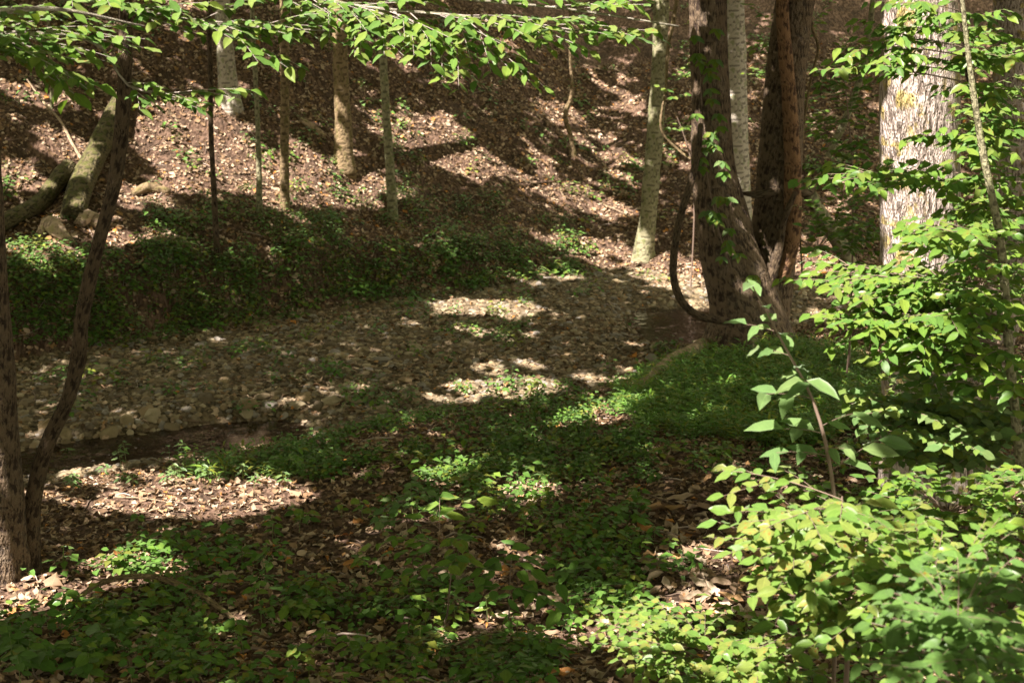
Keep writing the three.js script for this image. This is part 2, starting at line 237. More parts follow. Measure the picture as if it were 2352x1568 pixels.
// ---------------------------------------------------------------- the ground
{
  const ticks = (a, b, lo, hi, fine, grow) => { const r = []; for (let x = lo; x <= hi; x += fine) r.push(x); for (let x = hi, s = fine; x < b; s *= grow, x += s) if (x > hi) r.push(x); r.push(b); const l = []; for (let x = lo, s = fine; x > a; s *= grow, x -= s) if (x < lo) l.unshift(x); l.unshift(a); return l.concat(r); };
  const xs = ticks(-70, 70, -11, 11.5, 0.13, 1.18), ds = ticks(-60, 90, 8, 33, 0.13, 1.18), nx = xs.length, nd = ds.length;
  const P = [], U = [], floor = [], bed = [];
  for (const d of ds) for (const x of xs) { P.push(x, height(x, -d), -d); U.push(x / 1.7 + 0.08 * Math.sin(d * 1.3), d / 1.7 + 0.08 * Math.sin(x * 1.7)); }
  for (let j = 0; j < nd - 1; j++) for (let i = 0; i < nx - 1; i++) { const a = j * nx + i, b = a + 1, c = a + nx, e = c + 1, mx = (xs[i] + xs[i + 1]) / 2, md = (ds[j] + ds[j + 1]) / 2; (inBed(mx, md) ? bed : floor).push(a, b, c, b, e, c); }
  const base = new THREE.BufferGeometry(); base.setAttribute('position', new THREE.Float32BufferAttribute(P, 3)); base.setAttribute('uv', new THREE.Float32BufferAttribute(U, 2)); base.setIndex(floor.concat(bed)); base.computeVertexNormals();
  const cut = (idx) => { const g = new THREE.BufferGeometry(), map = new Map(), pos = [], nor = [], uv = [], out = []; for (const i of idx) { let k = map.get(i); if (k === undefined) { k = map.size; map.set(i, k); for (const [a, s, n] of [[base.attributes.position, pos, 3], [base.attributes.normal, nor, 3], [base.attributes.uv, uv, 2]]) for (let c = 0; c < n; c++) s.push(a.array[i * n + c]); } out.push(k); } g.setAttribute('position', new THREE.Float32BufferAttribute(pos, 3)); g.setAttribute('normal', new THREE.Float32BufferAttribute(nor, 3)); g.setAttribute('uv', new THREE.Float32BufferAttribute(uv, 2)); g.setIndex(out); return g; };
  M.floorMesh = structure('forest_floor', cut(floor), M.soil);
  M.bedMesh = structure('creek_bed', cut(bed), M.gravel);
  const sheet = (c, rx, rd, turn, y) => { const s = new THREE.Shape(); for (let i = 0; i < 48; i++) { const a = i / 48 * Math.PI * 2, k = 1 + 0.1 * Math.sin(a * 3 + c.x) + 0.06 * Math.sin(a * 7); s[i ? 'lineTo' : 'moveTo'](Math.cos(a) * rx * k, Math.sin(a) * rd * k); } const g = new THREE.ShapeGeometry(s); g.rotateX(-Math.PI / 2); g.rotateY(turn); g.translate(c.x, y, c.z); const uv = g.attributes.uv, p = g.attributes.position; for (let i = 0; i < uv.count; i++) uv.setXY(i, p.getX(i) * 0.8, p.getZ(i) * 0.8); return g; };
  structure('creek_water', sheet(poolA, 2.3, 0.75, 0.39, -0.085), M.water);
  structure('creek_water_001', sheet(poolB, 1.3, 1.4, 0, -0.075), M.water);
}

// ---------------------------------------------------------------- where sun gets through the canopy: spots read off the photograph [u, v, ru, rv, turn in degrees, share]
const S1 = V3(0, 1, 0).cross(SUN).normalize(), S2 = V3().crossVectors(SUN, S1), CELL = 0.09, lit = new Map();
function markSun(p, w, r = 0.18) { const a = p.dot(S1), b = p.dot(S2), k = Math.ceil(r / CELL); for (let i = -k; i <= k; i++) for (let j = -k; j <= k; j++) { const key = Math.round(a / CELL + i) * 4096 + Math.round(b / CELL + j); if ((lit.get(key) ?? 0) < w) lit.set(key, w); } }
const sunAt = (p) => lit.get(Math.round(p.dot(S1) / CELL) * 4096 + Math.round(p.dot(S2) / CELL)) ?? 0;
const groundSun = [
  [450, 330, 170, 85, 8, 0.92], [640, 400, 250, 70, 6, 0.85], [340, 300, 90, 50, 0, 0.8], [820, 430, 120, 40, 12, 0.7], [330, 440, 110, 28, 0, 0.85],
  [185, 370, 75, 45, 25, 0.8], [60, 220, 80, 35, 15, 0.6], [50, 430, 70, 40, 10, 0.7], [120, 300, 60, 30, 30, 0.45], [100, 590, 110, 30, 5, 0.7], [250, 525, 110, 25, 8, 0.55],
  [1000, 325, 140, 42, 24, 0.95], [1110, 380, 90, 25, 22, 0.7], [905, 150, 55, 25, 35, 0.75], [960, 250, 60, 22, 20, 0.5],
  [1290, 260, 60, 20, 35, 0.65], [1400, 210, 90, 22, 38, 0.6], [1380, 160, 60, 20, 35, 0.45], [1330, 335, 110, 26, 24, 0.7], [1440, 380, 80, 25, 25, 0.7], [1280, 400, 90, 22, 20, 0.6], [1340, 455, 110, 22, 20, 0.75], [1420, 300, 70, 22, 30, 0.5], [1560, 370, 50, 60, 40, 0.6], [1180, 270, 70, 20, 20, 0.35],
  [560, 490, 180, 22, 4, 0.45], [1010, 555, 130, 18, 5, 0.45], [1350, 575, 110, 16, 10, 0.85], [1440, 600, 90, 10, 0, 0.8], [1570, 640, 95, 30, 14, 1], [1520, 610, 60, 16, 0, 0.9], [1700, 610, 40, 10, 0, 0.6], [1850, 610, 80, 14, 0, 0.9], [1640, 690, 60, 14, 0, 0.5],
  [1120, 708, 105, 17, 3, 1], [1270, 640, 80, 10, -5, 0.6], [1090, 765, 70, 8, 0, 0.5], [900, 745, 50, 9, 0, 0.45], [1170, 842, 60, 10, 0, 0.7], [1140, 895, 130, 16, -4, 0.75], [1390, 870, 70, 22, 0, 0.7], [1430, 940, 50, 30, -30, 0.6], [1390, 960, 90, 14, -12, 0.7], [1480, 800, 60, 12, 0, 0.55], [560, 765, 60, 12, 0, 0.35], [500, 790, 40, 8, 0, 0.4],
  [470, 1140, 230, 38, 2, 0.95], [250, 1085, 160, 18, -5, 0.6], [200, 1120, 110, 26, 0, 0.7], [420, 1075, 90, 20, 0, 0.6], [700, 1130, 90, 24, 0, 0.5], [640, 1015, 80, 9, -6, 0.6], [860, 1010, 150, 16, 0, 0.45], [900, 960, 80, 10, 0, 0.4],
  [100, 1365, 150, 42, 0, 0.95], [260, 1320, 110, 24, -8, 0.75], [1035, 1090, 34, 16, 0, 0.85], [1215, 1130, 30, 14, 0, 0.7], [880, 1185, 60, 22, 0, 0.45], [1590, 1290, 40, 16, 0, 0.75], [1180, 1300, 70, 18, 0, 0.35], [740, 1270, 70, 18, 0, 0.35], [1080, 1440, 80, 20, 0, 0.35], [1700, 940, 60, 12, 0, 0.35], [1840, 760, 60, 26, 0, 0.5], [1900, 720, 60, 20, 0, 0.5], [520, 1180, 140, 14, 0, 0.5], [600, 1470, 60, 20, 0, 0.3], [830, 1480, 60, 14, 0, 0.3],
];
for (const [u, v, ru, rv, turn, w] of groundSun) {
  const ct = Math.cos(turn * Math.PI / 180), st = Math.sin(turn * Math.PI / 180);
  for (let a = -1; a <= 1; a += Math.min(0.25, 9 / ru)) for (let b = -1; b <= 1; b += Math.min(0.34, 6 / rv)) { const r = a * a + b * b; if (r > 1) continue; const p = gnd(u + a * ru * ct - b * rv * st, v + a * ru * st + b * rv * ct); markSun(p, w * (1 - 0.35 * r), rv < 20 ? 0.11 : 0.16); }
}
const airSun = [ // lit things above the ground: [u, v, ru, rv, distance, share]
  [2090, 300, 85, 360, 13.6, 1], [2140, 560, 80, 90, 13.6, 0.7], [2090, 60, 60, 60, 13.6, 1], [2120, 880, 70, 60, 13.6, 0.45], [2130, 420, 40, 120, 13.6, 0.9],
  [620, 70, 200, 30, 9.2, 1], [150, 60, 170, 60, 8.6, 0.95], [330, 130, 110, 70, 9, 0.75], [1000, 90, 170, 50, 9.6, 0.9], [1280, 90, 190, 60, 9.6, 0.95], [640, 155, 60, 20, 9, 0.8], [1190, 160, 60, 40, 9.5, 0.7],
  [1960, 1300, 330, 110, 7.4, 0.9], [1900, 1140, 200, 70, 7.6, 0.75], [1900, 1440, 280, 90, 7.3, 0.75], [1620, 1430, 240, 80, 7.8, 0.75], [1560, 1520, 220, 60, 7.8, 0.8], [2160, 980, 190, 50, 9.5, 0.95], [2130, 930, 140, 40, 9.7, 0.95], [2110, 830, 130, 70, 9.2, 0.8],
  [1800, 850, 90, 220, 7.8, 0.8], [2060, 390, 160, 30, 10, 0.7], [1960, 640, 170, 30, 9.5, 0.6], [2270, 280, 100, 230, 13.2, 0.9], [2280, 620, 100, 200, 12.7, 0.8], [2270, 760, 110, 60, 10, 0.7], [2120, 60, 200, 60, 10, 0.75], [2270, 220, 100, 200, 10, 0.75], [2280, 1180, 90, 60, 9, 0.55], [2270, 640, 100, 60, 12, 0.6], [2330, 1420, 60, 80, 7, 0.4], [2120, 1380, 220, 80, 5.6, 0.75], [2200, 1500, 180, 80, 5.2, 0.7], [2150, 700, 210, 150, 9, 0.62], [2200, 1120, 180, 80, 8.4, 0.7], [1980, 700, 140, 60, 9.2, 0.6], [2150, 1350, 200, 150, 6.5, 0.75],
  [1690, 200, 30, 160, 26, 0.6], [1790, 260, 50, 60, 24.2, 0.75], [1640, 480, 50, 70, 21.8, 0.5], [1760, 520, 30, 60, 22, 0.5], [1500, 450, 30, 150, 28, 0.35], [785, 250, 30, 120, 29, 0.4], [515, 150, 30, 70, 31, 0.6], [215, 400, 60, 110, 27, 0.45],
];
for (const [u, v, ru, rv, d, w] of airSun) for (let a = -1; a <= 1; a += Math.min(0.25, 14 / ru)) for (let b = -1; b <= 1; b += Math.min(0.34, 14 / rv)) { const r = a * a + b * b; if (r <= 1) markSun(at(u + a * ru, v + b * rv, d), w * (1 - 0.35 * r), 0.18); }

// ---------------------------------------------------------------- trees: trunk traced in the plane of its foot, then carried on up to the crown
const trees = [];
function trunkFrom(list, o = {}) { // list: [u, v, width in px], first one is the foot
  const base = o.base ?? gnd(list[0][0], list[0][1]), d = o.d ?? -base.z, pts = [V3(base.x, base.y - 0.25, base.z)], rad = [pxToM(list[0][2], d) / 2];
  list.forEach(([u, v, w], i) => { const p = i ? at(u, v, d) : base.clone(); p.z = -d; pts.push(p); rad.push(pxToM(w, d) / 2); });
  if (o.top) { const e = pts[pts.length - 1], f = pts[pts.length - 2], dir = e.clone().sub(f).normalize(); dir.x *= 0.35; dir.y = Math.max(dir.y, 0.9); dir.normalize(); const r = rad[rad.length - 1]; for (const k of [0.35, 0.7, 1]) { const h = (o.top - e.y) * k; pts.push(e.clone().addScaledVector(dir, h / dir.y)); rad.push(lerp(r, r * 0.3, k)); } }
  return { pts, rad, base };
}
function tree(name, label, list, mat, o = {}) {
  const t = trunkFrom(list, { top: 13, ...o }), root = thing(name, label, 'tree', t.base, o.group);
  const trunk = part(root, 'trunk', tube(t.pts, t.rad, o.radial ?? 12, { rough: o.rough ?? 0.12, seed: list[0][0] * 0.37, flare: o.flare ?? 0.35, step: o.step ?? 0.18, tile: o.tile ?? 0.5, shape: o.shape }), mat);
  trees.push({ root, x: t.pts[t.pts.length - 1].x, z: t.pts[t.pts.length - 1].z, pts: t.pts, rad: t.rad, mat, m: [] });
  return { root, trunk, ...t };
}
const bigTree = tree('large_tree', 'thick pale furrowed tree trunk with yellow lichen, fused from two stems', [[2128, 1120, 205], [2120, 900, 186], [2114, 600, 176], [2114, 300, 174], [2118, 0, 170]], M.barkGrey, { radial: 48, flare: 0.15, rough: 0.05, step: 0.12, top: 16, tile: 0.75,
  shape: (a, h) => { const deep = smooth(0.3, 2.2, h); let k = 1; for (const c of [1.05, -2.2]) { let e = Math.abs(Math.atan2(Math.sin(a - c), Math.cos(a - c))); k -= 0.16 * deep * Math.exp(-e * e / 0.018) + 0.05 * Math.exp(-e * e / 0.2); } return k * (1 + 0.012 * Math.sin(a * 26 + Math.sin(h * 3))); } });
{ // the many-stemmed tree on the near bank
  const T = trunkFrom([[1722, 792, 190], [1712, 700, 158], [1672, 560, 128], [1643, 420, 100], [1632, 250, 84], [1628, 0, 80]], { top: 14 });
  const root = thing('forked_tree', 'dark brown forked tree with several stems from one broad foot beside the creek', 'tree', T.base);
  part(root, 'trunk', tube(T.pts, T.rad, 28, { rough: 0.1, flare: 0.25, seed: 4, step: 0.1, tile: 0.7 }), M.barkBrown);
  const limb = (list, d, mat, top, extra) => { const p = list.map(([u, v]) => at(u, v, d)), r = list.map((e) => pxToM(e[2], d) / 2); if (top) { const e = p[p.length - 1]; p.push(V3(e.x + 0.4, top * 0.7, e.z), V3(e.x + 0.6, top, e.z - 0.3)); r.push(r[r.length - 1] * 0.8, r[r.length - 1] * 0.3); } return part(root, 'stem', tube(p, r, 20, { rough: 0.1, seed: list[0][0], step: 0.1, tile: 0.6, ...extra }), mat); };
  const d0 = -T.base.z;
  limb([[1735, 800, 120], [1760, 690, 120], [1775, 560, 112], [1790, 420, 100], [1800, 260, 92], [1812, 120, 88], [1830, -20, 84]], d0 + 0.45, M.barkBrown, 13);
  limb([[1790, 640, 44], [1815, 560, 42], [1822, 420, 38], [1815, 250, 34], [1803, 100, 30], [1798, -20, 28]], d0 + 0.05, M.barkRust, 11);
  limb([[1765, 660, 26], [1788, 580, 20], [1800, 510, 16], [1828, 440, 11]], d0 - 0.1, M.barkDark, 0);
  // the broken slab of bark bridging the stems
  part(root, 'broken_limb', tube([at(1700, 443, d0 + 0.2), at(1740, 447, d0 + 0.15), at(1790, 438, d0 + 0.2), at(1850, 440, d0 + 0.3), at(1885, 470, d0 + 0.35)], [0.02, 0.05, 0.08, 0.09, 0.07], 10, { rough: 0.3, step: 0.05 }), M.barkBrown);
  part(root, 'broken_limb', tube([at(1860, 445, d0 + 0.3), at(1885, 490, d0 + 0.4), at(1925, 550, d0 + 0.6), at(1955, 620, d0 + 0.9)], [0.1, 0.11, 0.12, 0.13], 12, { rough: 0.15, step: 0.1 }), M.barkPale);
  trees.push({ root, x: T.pts[T.pts.length - 1].x, z: T.pts[T.pts.length - 1].z, pts: T.pts, rad: T.rad, mat: M.barkBrown, m: [] });
  M.forked = { T, d0 };
}
tree('silver_trunk_tree', 'smooth silver grey trunk standing behind the forked tree', [[1700, 600, 62], [1695, 420, 56], [1688, 200, 52], [1685, 0, 48]], M.barkSilver, { base: gnd(1700, 560), top: 14, radial: 18 });
tree('mossy_trunk_tree', 'slim greenish grey tree leaning at the foot of the slope', [[1478, 590, 48], [1488, 500, 40], [1503, 330, 37], [1514, 150, 34], [1520, 0, 33]], M.barkPale, { top: 13, radial: 18 });
tree('tan_trunk_tree', 'straight tan trunk midway up the sunlit slope', [[790, 378, 44], [788, 300, 38], [783, 180, 35], [780, 40, 33]], M.barkTan, { top: 13, radial: 16 });
tree('young_tree', 'slender lichen spotted pole tree beside the tan trunk', [[902, 500, 24], [895, 380, 20], [885, 230, 18], [876, 60, 17]], M.barkPale, { top: 11, radial: 10, flare: 0.2 });
tree('young_tree', 'straight thin brown trunk rising from the green bank top', [[654, 478, 22], [653, 330, 20], [654, 180, 20], [652, 20, 19]], M.barkTan, { top: 11, radial: 10, flare: 0.15 });
tree('young_tree', 'very thin pale pole tree next to the thin brown trunk', [[596, 490, 15], [594, 380, 12], [590, 250, 11], [582, 100, 10]], M.barkPale, { top: 9, radial: 8, flare: 0.15 });
tree('young_tree', 'thin dark ivy covered pole tree on the leafy bank', [[498, 590, 16], [492, 460, 13], [484, 300, 11], [482, 140, 11]], M.barkDark, { top: 9, radial: 8, flare: 0.15 });
tree('pale_trunk_tree', 'short stretch of pale trunk high on the slope under the hanging boughs', [[528, 240, 46], [520, 150, 38], [512, 50, 36]], M.barkSilver, { top: 13, radial: 14 });
tree('crooked_sapling', 'thin crooked sapling stem in the middle of the shaded slope', [[1318, 358, 14], [1310, 310, 10], [1298, 262, 12], [1312, 225, 9], [1310, 110, 7]], M.barkTan, { top: 7, radial: 8, flare: 0.1, rough: 0.25 });
tree('crooked_sapling', 'bare thin sapling stem at the edge of the mossy logs', [[118, 248, 8], [118, 180, 7], [112, 80, 6]], M.barkPale, { top: 7, radial: 7, flare: 0.1 });
tree('edge_tree', 'dark furrowed trunk cut by the picture edge with a leaning stem at its foot', [[16, 1325, 104], [2, 1100, 92], [-14, 800, 82], [-32, 500, 74], [-52, 150, 70], [-60, 0, 68]], M.barkBrown, { top: 12, radial: 22, flare: 0.2 });
tree('leaning_tree', 'thin dark crooked tree leaning up from beside the furrowed trunk', [[74, 1312, 42], [72, 1180, 40], [100, 1040, 36], [150, 930, 33], [178, 830, 36], [186, 740, 32], [212, 610, 32], [238, 510, 30], [262, 420, 32], [278, 300, 32], [284, 200, 30], [288, 40, 28]], M.barkDark, { top: 10, radial: 14, flare: 0.15, rough: 0.14 });
tree('lichen_trunk_tree', 'lichen blotched trunk half hidden by leaves behind the thick pale tree', [[2345, 900, 110], [2338, 600, 92], [2330, 300, 84], [2326, 0, 80]], M.barkGrey, { base: V3(5.6, height(5.6, -17.3), -17.3), top: 14, radial: 18 });
// trees just outside the frame whose crowns and trunks shade the clearing
for (const [x, d, r, h] of [[-9, 5, 0.25, 14], [-14, 11, 0.3, 15], [-12.5, 19, 0.26, 14], [-16, 26, 0.3, 18], [-4.5, -4, 0.28, 15], [4.5, -3, 0.26, 15], [-10.5, -2, 0.3, 15], [-19, 4, 0.3, 16], [-20, 18, 0.3, 17], [1, -8, 0.3, 15], [10.5, 14, 0.3, 15], [-12, 32, 0.25, 19]]) {
  const b = V3(x, height(x, -d), -d), top = V3(x + 0.3, b.y + h, -d + 0.2), pts = [V3(x, b.y - 0.3, -d), b.clone(), V3(x + 0.1, b.y + h * 0.5, -d), top], rad = [r * 1.2, r * 1.1, r * 0.8, r * 0.25];
  const root = thing('canopy_tree', 'tall broadleaf tree standing just outside the view, shading the clearing', 'tree', b, 'canopy trees around the clearing');
  part(root, 'trunk', tube(pts, rad, 12, { rough: 0.08, flare: 0.3, seed: x, step: 0.5 }), M.barkPale);
  trees.push({ root, x: top.x, z: top.z, pts, rad, mat: M.barkPale, m: [] });
}

// ---------------------------------------------------------------- canopy: leaf twigs above the whole clearing, open where the photograph shows sun
{
  const R = rng(11);
  for (let i = 0; i < 25000; i++) {
    const x = -15 + R() * 31, d = 2 + R() * 36, y = height(x, -d), hy = Math.max(y + 4.6, 7) + R() * 4.5, p = V3(x, y, -d).addScaledVector(SUN, (hy - y) / SUN.y);
    let best = trees[0], bd = 1e9; for (const t of trees) { const k = (t.x - p.x) ** 2 + (t.z - p.z) ** 2; if (k < bd) { bd = k; best = t; } }
    for (let j = 0; j < 8; j++) { // the leaves of one twig
      const a = R() * 6.28, q = V3(p.x + Math.cos(a) * (0.05 + R() * 0.36), p.y + (R() - 0.5) * 0.4, p.z + Math.sin(a) * (0.05 + R() * 0.36));
      const w = sunAt(q), n = fbm(q.dot(S1) * 1.1, q.dot(S2) * 4.2, 3, 61), fleck = fbm(q.dot(S1) * 2.6 + 50, q.dot(S2) * 3.6, 2, 67);
      if (w > 0.08 + n * 0.98 || fleck > 0.86) continue;
      const dir = V3(Math.cos(a), R() * 0.6 - 0.45, Math.sin(a)); const len = 0.2 + R() * 0.09; dir.normalize(); q.addScaledVector(dir, -len / 2).sub(best.root.position); best.m.push([0, leafMatrix(q, dir, V3(R() - 0.5, 1, R() - 0.5).normalize(), len), null]);
    }
  }
  for (const t of trees) {
    if (!t.m.length) continue;
    merged(t.root, 'crown', G.canopy, t.m, M.canopyLeaf);
    for (let k = 0; k < Math.min(6, t.m.length); k++) { // limbs reach into the crown
      const p = V3().setFromMatrixPosition(t.m[Math.floor(k / 6 * t.m.length)][1]).add(t.root.position), n = t.pts.length, a = t.pts[n - 2].clone().lerp(t.pts[n - 1], R()), mid = a.clone().lerp(p, 0.5); mid.y -= 0.4; const r = t.rad[n - 1] * 0.9;
      if (mid.y < 6.6 || a.y < 6.6) continue;
      part(t.root, 'limb', tube([a, mid, p], [r, r * 0.6, 0.012], 6, { n: 8 }), t.mat);
    }
  }
}

// ---------------------------------------------------------------- leafy sprays
const UP = V3(0, 1, 0);
function spray(out, R, p0, p1, leafLen, o = {}) {
  const axis = p1.clone().sub(p0), L = axis.length(), mid = p0.clone().lerp(p1, 0.55); mid.y += L * (o.arch ?? 0.08); mid.x += (R() - 0.5) * L * 0.08;
  const curve = new THREE.QuadraticBezierCurve3(p0, mid, p1), r0 = o.r ?? Math.max(0.0025, L * 0.006);
  out.wood.push(tube(curve.getPoints(5), [r0, r0 * 0.7, 0.0016], 5, { n: 7 }));
  const side = V3(), leafOn = (c, t, s, len, down) => {
    const p = c.getPoint(t), T = c.getTangent(Math.min(t, 0.99)); side.crossVectors(UP, T).normalize();
    const dir = T.clone().multiplyScalar(0.5 + R() * 0.3).addScaledVector(side, s * (0.75 + R() * 0.3)); dir.y += -0.18 + (R() - 0.5) * 0.5 - (down ?? 0);
    const up = UP.clone().multiplyScalar(o.up ?? 0.85).addScaledVector(V3(-p.x, EYE - p.y, -p.z).normalize(), o.face ?? 0.45).addScaledVector(SUN, 0.25).add(V3(R() - 0.5, R() - 0.5, R() - 0.5).multiplyScalar(o.wild ?? 0.8));
    out.leaves.push(leafMatrix(p, dir, up.normalize(), len * (0.7 + R() * 0.5)));
  };
  const run = (c, len, from, lf) => { const n = Math.max(2, Math.round(len * (1 - from) / (lf * (o.gap ?? 0.5)))); for (let i = 0; i <= n; i++) leafOn(c, from + (1 - from) * i / n, i % 2 ? 1 : -1, lf * (i === n ? 1.1 : 1), o.down); };
  run(curve, L, o.from ?? 0.35, leafLen);
  const nt = o.twigs ?? Math.round(L / (leafLen * 2.4));
  for (let i = 0; i < nt; i++) {
    const t = 0.22 + 0.62 * (i + R() * 0.5) / nt, p = curve.getPoint(t), T = curve.getTangent(t), s = i % 2 ? 1 : -1; side.crossVectors(UP, T).normalize();
    const len = L * 0.34 * (1.1 - t) + leafLen * (1.2 + R()), dir = T.clone().multiplyScalar(0.75).addScaledVector(side, s * 0.75); dir.y += (R() - 0.6) * 0.45; dir.normalize();
    const e = p.clone().addScaledVector(dir, len), c = new THREE.QuadraticBezierCurve3(p, p.clone().lerp(e, 0.5).add(V3(0, len * 0.06, 0)), e);
    out.wood.push(tube(c.getPoints(3), [r0 * 0.5, 0.0013], 4, { n: 4 })); run(c, len, 0.15, leafLen * 0.92);
  }
}
function addLeaves(root, list, geos, mats, R, most = 300) {
  const size = (m) => { const p = V3().setFromMatrixPosition(m), [, , f] = project(p); return inView(p, 10) ? 1 / f : 0; };
  const order = list.map((m) => [size(m) * (0.9 + 0.2 * R()), m]).sort((a, b) => b[0] - a[0]), inv = new THREE.Matrix4().makeTranslation(-root.position.x, -root.position.y, -root.position.z), rest = [];
  order.forEach(([s, m], i) => {
    const local = inv.clone().multiply(m);
    if (i < most && s > 0) { const k = shade(new THREE.Mesh(geos[Math.floor(R() * geos.length)], mats[Math.floor(R() * mats.length)])); k.name = 'leaf'; local.decompose(k.position, k.quaternion, k.scale); (m.branch ?? root).add(k); } else rest.push(local);
  });
  if (rest.length) { const cs = rest.map(() => mats[Math.floor(R() * mats.length)].color.clone().multiplyScalar(0.9 + R() * 0.2)); merged(root, 'foliage', geos, rest.map((m, i) => [i % geos.length, m, cs[i]]), M.leafAny); }
}
// spec: stem [[u, v, d, r]...] from the root up, tips [[u, v, d]...]
function shrub(name, label, spec) {
  const R = rng(spec.seed), foot = spec.foot ? spec.foot.clone() : at(...spec.stem[0]); foot.y = height(foot.x, foot.z);
  const pts = [V3(foot.x, foot.y - 0.1, foot.z), foot.clone(), ...spec.stem.map(([u, v, d]) => at(u, v, d))], r0 = spec.r ?? 0.012;
  const root = thing(name, label, spec.category ?? 'shrub', foot, spec.group), out = { wood: [], leaves: [] };
  part(root, 'stem', tube(pts, [r0, r0, r0 * 0.8, r0 * 0.3], 8, { n: 24, rough: 0.1, tile: 0.3 }), spec.bark ?? M.twig);
  const curve = new THREE.CatmullRomCurve3(pts, false, 'centripetal'), along = curve.getPoints(60);
  for (const tip of spec.tips) {
    const p1 = at(tip[0], tip[1], tip[2]); let best = along[60], bs = 1e9;
    if (tip[3] !== undefined) best = at(tip[3], tip[4], tip[5] ?? tip[2]); else for (const a of along) { const dx = Math.hypot(a.x - p1.x, a.z - p1.z), want = p1.y - dx * (spec.rise ?? 0.3), s = Math.abs(a.y - want) + (a.y < foot.y + 0.15 ? 1 : 0); if (s < bs) { bs = s; best = a; } }
    const o = { wood: [], leaves: out.leaves }; spray(o, R, best.clone(), p1, spec.leaf * (0.85 + R() * 0.3), spec.o); part(root, 'branch', mergeGeometries(o.wood), spec.twig ?? M.twig, false, out.leaves);
  }
  if (spec.topLeaves) { const o = { wood: [], leaves: out.leaves }; spray(o, R, along[42].clone(), along[60].clone(), spec.leaf, { ...spec.o, twigs: 0, from: 0.05 }); }
  addLeaves(root, out.leaves, spec.geos ?? G.leaf, spec.mats, R, spec.most ?? 300);
  return root;
}
const scatter = (R, n, u0, u1, v0, v1, d0, d1) => Array.from({ length: n }, () => [lerp(u0, u1, R()), lerp(v0, v1, R()), lerp(d0, d1, R())]);
const RT = rng(77);

// right hand thicket, near to far
shrub('broadleaf_sapling', 'tall sapling with big pale leaves on one bare arching stem', { seed: 21, foot: at(1915, 1560, 7.5), stem: [[1925, 1300, 7.6], [1912, 1100, 7.7], [1872, 930, 7.8], [1800, 790, 7.8], [1728, 655, 7.8]], leaf: 0.18, r: 0.013, rise: 0.2, geos: G.slim, mats: M.leafPale, topLeaves: true, most: 120,
  tips: [[1760, 905, 7.7], [1750, 800, 7.8], [1830, 850, 7.9], [1715, 745, 7.8], [1960, 950, 7.9], [2020, 1010, 8], [1780, 1040, 7.6], [1800, 985, 7.7], [1860, 880, 7.6], [1940, 1030, 7.7]], o: { twigs: 0, from: 0.2, gap: 0.5, face: 0.6 } });
shrub('spreading_shrub', 'shrub with level sprays of yellow green rust spotted leaves in the sun', { seed: 22, foot: at(1945, 1560, 7.1), stem: [[1950, 1400, 7.15], [1942, 1260, 7.25], [1935, 1140, 7.35]], leaf: 0.105, r: 0.016, rise: 0.12, mats: M.leafLight, o: { gap: 0.5, face: 0.55 },
  tips: [[1640, 1235, 7.3], [1700, 1165, 7.5], [1660, 1080, 7.6], [1740, 1260, 7.1], [1790, 1190, 7.6], [1850, 1240, 6.9], [1800, 1340, 6.9], [1730, 1370, 7.0], [1880, 1390, 6.7], [1960, 1330, 6.6], [2060, 1290, 6.8], [2130, 1240, 7.2], [2200, 1260, 7.3], [2040, 1200, 7.6], [2100, 1370, 6.7], [1900, 1480, 6.6], [2010, 1450, 6.5], [1840, 1500, 6.7], [2180, 1330, 7.1], [1960, 1170, 7.7], [2120, 1160, 7.8], [1890, 1120, 7.8], ...scatter(RT, 30, 1720, 2180, 1170, 1560, 6.7, 7.6)] });
shrub('small_leaved_shrub', 'low bright shrub with small round leaves over the dark litter', { seed: 23, foot: at(1600, 1600, 7.7), stem: [[1610, 1560, 7.7], [1620, 1490, 7.75]], leaf: 0.068, r: 0.009, rise: 0.25, geos: G.round, mats: M.leafLight, o: { gap: 0.6, wild: 1 },
  tips: [[1340, 1420, 7.9], [1400, 1390, 8], [1460, 1410, 7.9], [1500, 1460, 7.8], [1380, 1480, 7.8], [1560, 1400, 7.9], [1620, 1410, 7.8], [1680, 1440, 7.7], [1720, 1490, 7.5], [1550, 1530, 7.5], [1640, 1550, 7.4], [1460, 1540, 7.6], [1760, 1550, 7.3], [1830, 1560, 7.2], [1600, 1480, 7.6], [1700, 1560, 7.3], ...scatter(RT, 14, 1420, 1860, 1430, 1568, 7.3, 7.9)] });
shrub('blue_green_shrub', 'soft blue green shrub with drooping leaves at the thicket edge', { seed: 24, foot: at(2240, 1700, 5.4), stem: [[2230, 1560, 5.4], [2200, 1430, 5.5]], leaf: 0.085, r: 0.012, rise: 0.2, mats: M.leafBlue, o: { gap: 0.5, face: 0.5 },
  tips: [[2050, 1360, 5.7], [2000, 1430, 5.6], [2120, 1300, 5.8], [2200, 1280, 5.8], [2280, 1330, 5.6], [2340, 1400, 5.4], [2090, 1450, 5.4], [2160, 1510, 5.2], [2020, 1510, 5.4], [2260, 1460, 5.2], [2330, 1510, 5.1], [2070, 1560, 5.1], [2330, 1280, 5.7], [2180, 1390, 5.5], [2250, 1550, 5.0], ...scatter(RT, 18, 2010, 2360, 1290, 1568, 5.1, 5.8)] });
